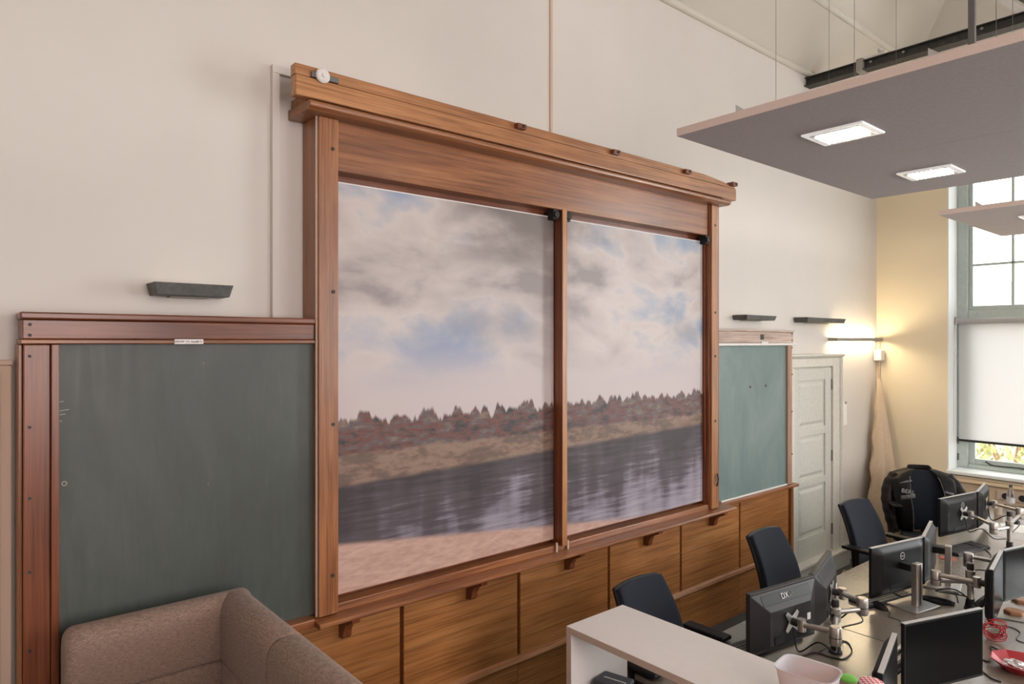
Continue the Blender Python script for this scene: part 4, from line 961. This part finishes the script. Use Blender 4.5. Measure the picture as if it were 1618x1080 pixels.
# white papers under the window
ps = thing('paper_sheet', 'white paper sheet on the desk under the window', 'paper', (1.62, 7.15, ZD), .3)
bm = bmesh.new(); surf(bm, lambda u, v: ((u - .5) * .21, (v - .5) * .297, .001 + .004 * u * v), 4, 4); obj('sheet', bm, 'paper', ps, solid=.0008)

# loose cables on the desks
def cable(pts, label, r_=.0035, mat='matt_black'):
    P = []
    for u, v in pts:
        x, y = onZ(u, v, ZD); P.append((x, y, ZD + r_ + .0005))
    bm = bmesh.new(); tube(bm, P, r_, 6, 8); tag(obj('cable', bm, mat, None, smooth_=True), label, 'cable')
cable([(1270, 1037), (1285, 1032), (1298, 1034), (1310, 1038), (1330, 1042), (1342, 1036), (1346, 1028), (1340, 1016), (1328, 1012)], 'black cable looped around the foot of the thick monitors\' arm')
cable([(1296, 1030), (1308, 1024), (1322, 1020), (1334, 1014)], 'short black cable by the arm foot beside the plastic tub', .003)
cable([(1405, 945), (1412, 955), (1422, 950), (1416, 940), (1430, 936)], 'thin cable trailing from the mouse to the column stand', .002)
cable([(1478, 908), (1492, 917), (1504, 930), (1512, 943), (1514, 952)], 'black cable running past the second column stand to the gap')
cable([(1552, 1042), (1562, 1046), (1570, 1036), (1565, 1022), (1580, 1030), (1575, 1040)], 'black cable looped below the red cable bundle')
cable([(1560, 985), (1580, 988), (1600, 992), (1612, 1000), (1606, 1010), (1618, 1016)], 'thin cable curving between red bundle and keyboard', .0025)
cable([(1568, 976), (1590, 979), (1618, 984)], 'thin cable lying under the edge-on monitor', .0025)
cable([(1553, 1062), (1566, 1072), (1582, 1078)], 'black cable beside the blank black screen')
cable([(1540, 862), (1556, 868), (1566, 878), (1560, 884)], 'thin cable beside the lone keyboard', .0025)
cable([(1590, 826), (1604, 822), (1612, 818), (1618, 815)], 'black cable by the mouse under the window', .003)
# coil of cables by the second stand
rx_, ry_ = onZ(1481, 950, ZD); cc = thing('cable_coil', 'flat coil of black cables beside the column stands', 'cable', (rx_, ry_, ZD), .2)
bm = bmesh.new()
for k in range(8):
    R_ = .034 + .004 * k; pts = [(R_ * 1.5 * math.cos(a) + random.uniform(-.006, .006), R_ * .8 * math.sin(a), .005 + .004 * (k % 3)) for a in [2 * PI * i / 10 + k for i in range(11)]]
    tube(bm, pts, .003, 5, 4)
obj('coils', bm, 'matt_black', cc, smooth_=True)

# ------------------------------------------------------------------ office chairs (local: +x is the way the sitter faces)
def office_chair(label):
    t = thing('office_chair', label, 'chair', (0, 0, 0), 0, 'task chairs at the desks')
    def rounded_pad(name, f, nu, nv, mat, sol):
        bm = bmesh.new(); surf(bm, f, nu, nv); return obj(name, bm, mat, t, smooth_=True, solid=sol, bevel=.006)
    def prof_x(v): return -.235 - .05 * v - .09 * v * v + .05 * math.sin(v * PI) * .6
    def back(u, v, off=0.0, grow=0.0):
        s_ = u * 2 - 1; hw = (.215 + .02 * math.sin(v * PI) - .03 * v) + grow
        top = .0 - .012 * s_ * s_ * v
        return (prof_x(v) + off + .018 * s_ * s_, s_ * hw, .50 + .56 * v + top)
    rounded_pad('backrest', lambda u, v: back(u, v), 13, 17, 'chair_fabric', .034)
    rounded_pad('back_shell', lambda u, v: back(u, v, -.028, .004), 13, 17, 'black_plastic', .022)
    def seat(u, v):
        s_ = u * 2 - 1; q = v * 2 - 1
        k = 1 - .10 * (abs(q) ** 4)
        return (.0 + q * .235, s_ * .245 * k, .46 - .012 * (1 - s_ * s_) - (.02 * max(0, q) ** 3))
    rounded_pad('seat', seat, 13, 13, 'chair_fabric', .055)
    B('seat_pan', (-.2, -.2, .405), (.2, .2, .432), 'black_plastic', t, .01)
    B('mechanism', (-.13, -.07, .36), (.10, .07, .405), 'matt_black', t, .01)
    bm = bmesh.new(); tube(bm, [(-.10, 0, .39), (-.24, 0, .41), (-.285, 0, .52), (-.285, 0, .72)], .024, 8); obj('back_bar', bm, 'black_plastic', t, smooth_=True)
    bm = bmesh.new(); cyl(bm, (0, 0, .08), (0, 0, .37), .026, 14); obj('gas_lift', bm, 'steel_dark', t, smooth_=True)
    for sy in (-1, 1):
        bm = bmesh.new(); tube(bm, [(-.10, sy * .19, .415), (-.14, sy * .295, .42), (-.16, sy * .305, .52), (-.16, sy * .305, .75)], .016, 8); a = obj('arm_post', bm, 'black_plastic', t, smooth_=True)
        bm = bmesh.new(); box(bm, (-.27, sy * .305 - .042, .748), (.0, sy * .305 + .042, .775)); obj('arm_pad', bm, 'dark_plastic', t, .012)
    for k in range(5):
        a = 2 * PI * k / 5 + .3
        bm = bmesh.new(); tube(bm, [(0, 0, .095), (.15 * math.cos(a), .15 * math.sin(a), .09), (.29 * math.cos(a), .29 * math.sin(a), .07)], lambda q: .024 - .008 * q, 8); lg_ = obj('base_leg', bm, 'black_plastic', t, smooth_=True)
        bm = bmesh.new(); cx, cy = .29 * math.cos(a), .29 * math.sin(a); cyl(bm, (cx - .02 * math.sin(a), cy + .02 * math.cos(a), .028), (cx + .02 * math.sin(a), cy - .02 * math.cos(a), .028), .028, 12); obj('caster', bm, 'matt_black', lg_, smooth_=True)
    return t
ch = office_chair('black office chair beside the white cabinet')
ch.location = (1.265, 2.95, 0); ch.rotation_euler = (0, 0, .02)
c2 = dup(ch, (1.20, 4.37, 0), .0, 'armless black office chair between the wall and the thick grey monitors')
for k_ in [k_ for k_ in c2.children if k_.name.startswith('arm_')]: bpy.data.objects.remove(k_)
dup(ch, (1.215, 5.70, 0), -.12, 'black office chair in line with the pale door')
jc = dup(ch, (.93, 7.30, 0), -.95, 'black office chair under the leather jacket')

# leather jacket over that chair (same local frame)
jk = thing('leather_jacket', 'black leather jacket with white lettering hung over the chair', 'jacket', (.93, 7.30, 0), -.95)
LV = [(.50, .245, .10), (.64, .26, .105), (.78, .275, .11), (.90, .285, .105), (.98, .28, .085), (1.03, .24, .062), (1.06, .15, .05), (1.075, .09, .045)]
def lev(v):
    p = v * (len(LV) - 1); i = min(int(p), len(LV) - 2); q = p - i
    return [LV[i][k] * (1 - q) + LV[i + 1][k] * q for k in range(3)]
def jxc(z): v = min(max((z - .5) / .56, 0), 1); return -.235 - .05 * v - .09 * v * v + .03 * math.sin(v * PI) - .015
def body(u, v):
    z, w, d_ = lev(v); gap = .42 - .10 * v if v < .75 else .345 + .9 * (v - .75)
    a = gap + u * (2 * PI - 2 * gap)
    c, s_ = sq(a, 2.8); wr = 1 + .035 * noise.noise(Vector((a * 2.2, z * 9, 1.3))) + .02 * math.sin(a * 9 + z * 14)
    return (jxc(z) + (d_ + .035) * c * wr, w * s_ * wr * 1.06, z)
bm = bmesh.new(); surf(bm, body, 60, 26); obj('body', bm, 'leather', jk, smooth_=True, solid=.008)
def coll(u, v):
    a = 1.15 + u * (2 * PI - 2.3); c, s_ = math.cos(a), math.sin(a)
    lap = max(0, abs(u - .5) * 2 - .45) / .55
    return (jxc(1.05) + .045 * c + .03 * lap - .02 + .055 * lap * lap, (.105 + .012 * v) * s_, 1.055 + .05 * v * (1 - lap) - .17 * lap * lap * (1 - .35 * v))
bm = bmesh.new(); surf(bm, coll, 34, 5); obj('collar', bm, 'leather', jk, smooth_=True, solid=.009)
for sy in (-1, 1):
    bm = bmesh.new()
    tube(bm, [(jxc(1.0) - .0, sy * .225, 1.0), (jxc(.92) + .0, sy * .30, .91), (jxc(.8) + .02, sy * .335, .78), (jxc(.66) + .05, sy * .325, .64), (jxc(.55) + .075, sy * .30, .50)], lambda q: (.064 - .016 * q) * (1 + .05 * math.sin(q * 40)), 14, 9)
    sl_ = obj('sleeve', bm, 'leather_brown', jk, smooth_=True)
    bm = bmesh.new(); cyl(bm, (jxc(.55) + .074, sy * .301, .512), (jxc(.55) + .082, sy * .298, .475), .051, 14); obj('cuff', bm, 'leather', sl_, smooth_=True)
# front trim patches and lettering (left front as worn faces the camera side)
def front_x(y, z):
    v = 0
    best = None
    for i in range(61):
        for j in range(27):
            p = body(i / 60, j / 26)
            if p[0] < jxc(p[2]): continue
            dd_ = (p[1] - y) ** 2 + (p[2] - z) ** 2
            if best is None or dd_ < best[0]: best = (dd_, p[0])
    return best[1]
def patch(name, y0, y1, z0, z1, mat, skew=0.0):
    bm = bmesh.new(); g = []
    for i in range(5):
        row = []
        for j in range(3):
            y = y0 + (y1 - y0) * i / 4; z = z0 + (z1 - z0) * j / 2 + skew * (y - y0)
            row.append(bm.verts.new((front_x(y, z) + .012, y, z)))
        g.append(row)
    for i in range(4):
        for j in range(2): bm.faces.new((g[i][j], g[i + 1][j], g[i + 1][j + 1], g[i][j + 1]))
    return obj(name, bm, mat, jk, smooth_=True, solid=.002)
patch('chest_stripe', -.235, -.12, .945, .958, 'leather_grey', .25); patch('chest_stripe', -.235, -.115, .80, .838, 'leather_grey', .25)
patch('chest_patch', .13, .235, .80, .85, 'leather_grey', -.3); patch('chest_patch', .15, .235, .885, .905, 'leather_grey', -.3)
text('lettering', 'BERI', .055, 'print_white', Matrix.Translation((front_x(-.18, .88) + .038, -.185, .885)) @ Matrix.Rotation(-.10, 4, 'X') @ Matrix.Rotation(-.32, 4, 'Z') @ RX, jk, .001)
bm = bmesh.new(); P_ = [Vector(body(0, v / 12)) + Vector((.006, 0, 0)) for v in range(9)]; tube(bm, P_, .004, 5, 2); obj('zip', bm, 'leather_grey', jk)
bm = bmesh.new(); P_ = [Vector(body(1, v / 12)) + Vector((.006, 0, 0)) for v in range(9)]; tube(bm, P_, .004, 5, 2); obj('zip', bm, 'leather_grey', jk)

# ------------------------------------------------------------------ outside the window
og = S('ground_outside', (-12, YE + .8, -.3), (16, 30, -.2), 'brick_out', 'pale paving outside the window', 'ground')
S('wall_outside', (-14, 17.0, -.2), (2.0, 17.4, 3.6), 'outside_brick', 'pale brick garden wall beyond the window', 'wall')
bsh = thing('garden_bush', 'yellow-green bush outside the window', 'bush', (.12, 13.2, -.2))
bm = bmesh.new(); random.seed(3)
for k in range(700):
    a, e_, r_ = random.uniform(0, 6.28), random.uniform(-.5, 1.4), random.uniform(.35, .8)
    c = Vector((r_ * 1.1 * math.cos(a) * math.cos(e_), r_ * math.sin(a) * math.cos(e_), .75 + r_ * .95 * math.sin(e_)))
    M_ = Matrix.Translation(c) @ Matrix.Rotation(random.uniform(0, 6), 4, 'Z') @ Matrix.Rotation(random.uniform(0, 3), 4, 'X')
    vv = [bm.verts.new(M_ @ Vector(p)) for p in ((-.03, 0, 0), (0, .09, .012), (.03, 0, 0), (0, -.05, .008))]; bm.faces.new(vv)
obj('leaves', bm, 'leaf', bsh)['kind'] = 'stuff'
bm = bmesh.new()
for k in range(5): tube(bm, [(.0, 0, 0), (.1 * math.cos(k * 1.3), .1 * math.sin(k * 1.3), .4), (.35 * math.cos(k * 1.3), .3 * math.sin(k * 1.3), .95)], .018, 6)
obj('stems', bm, 'cardboard', bsh)
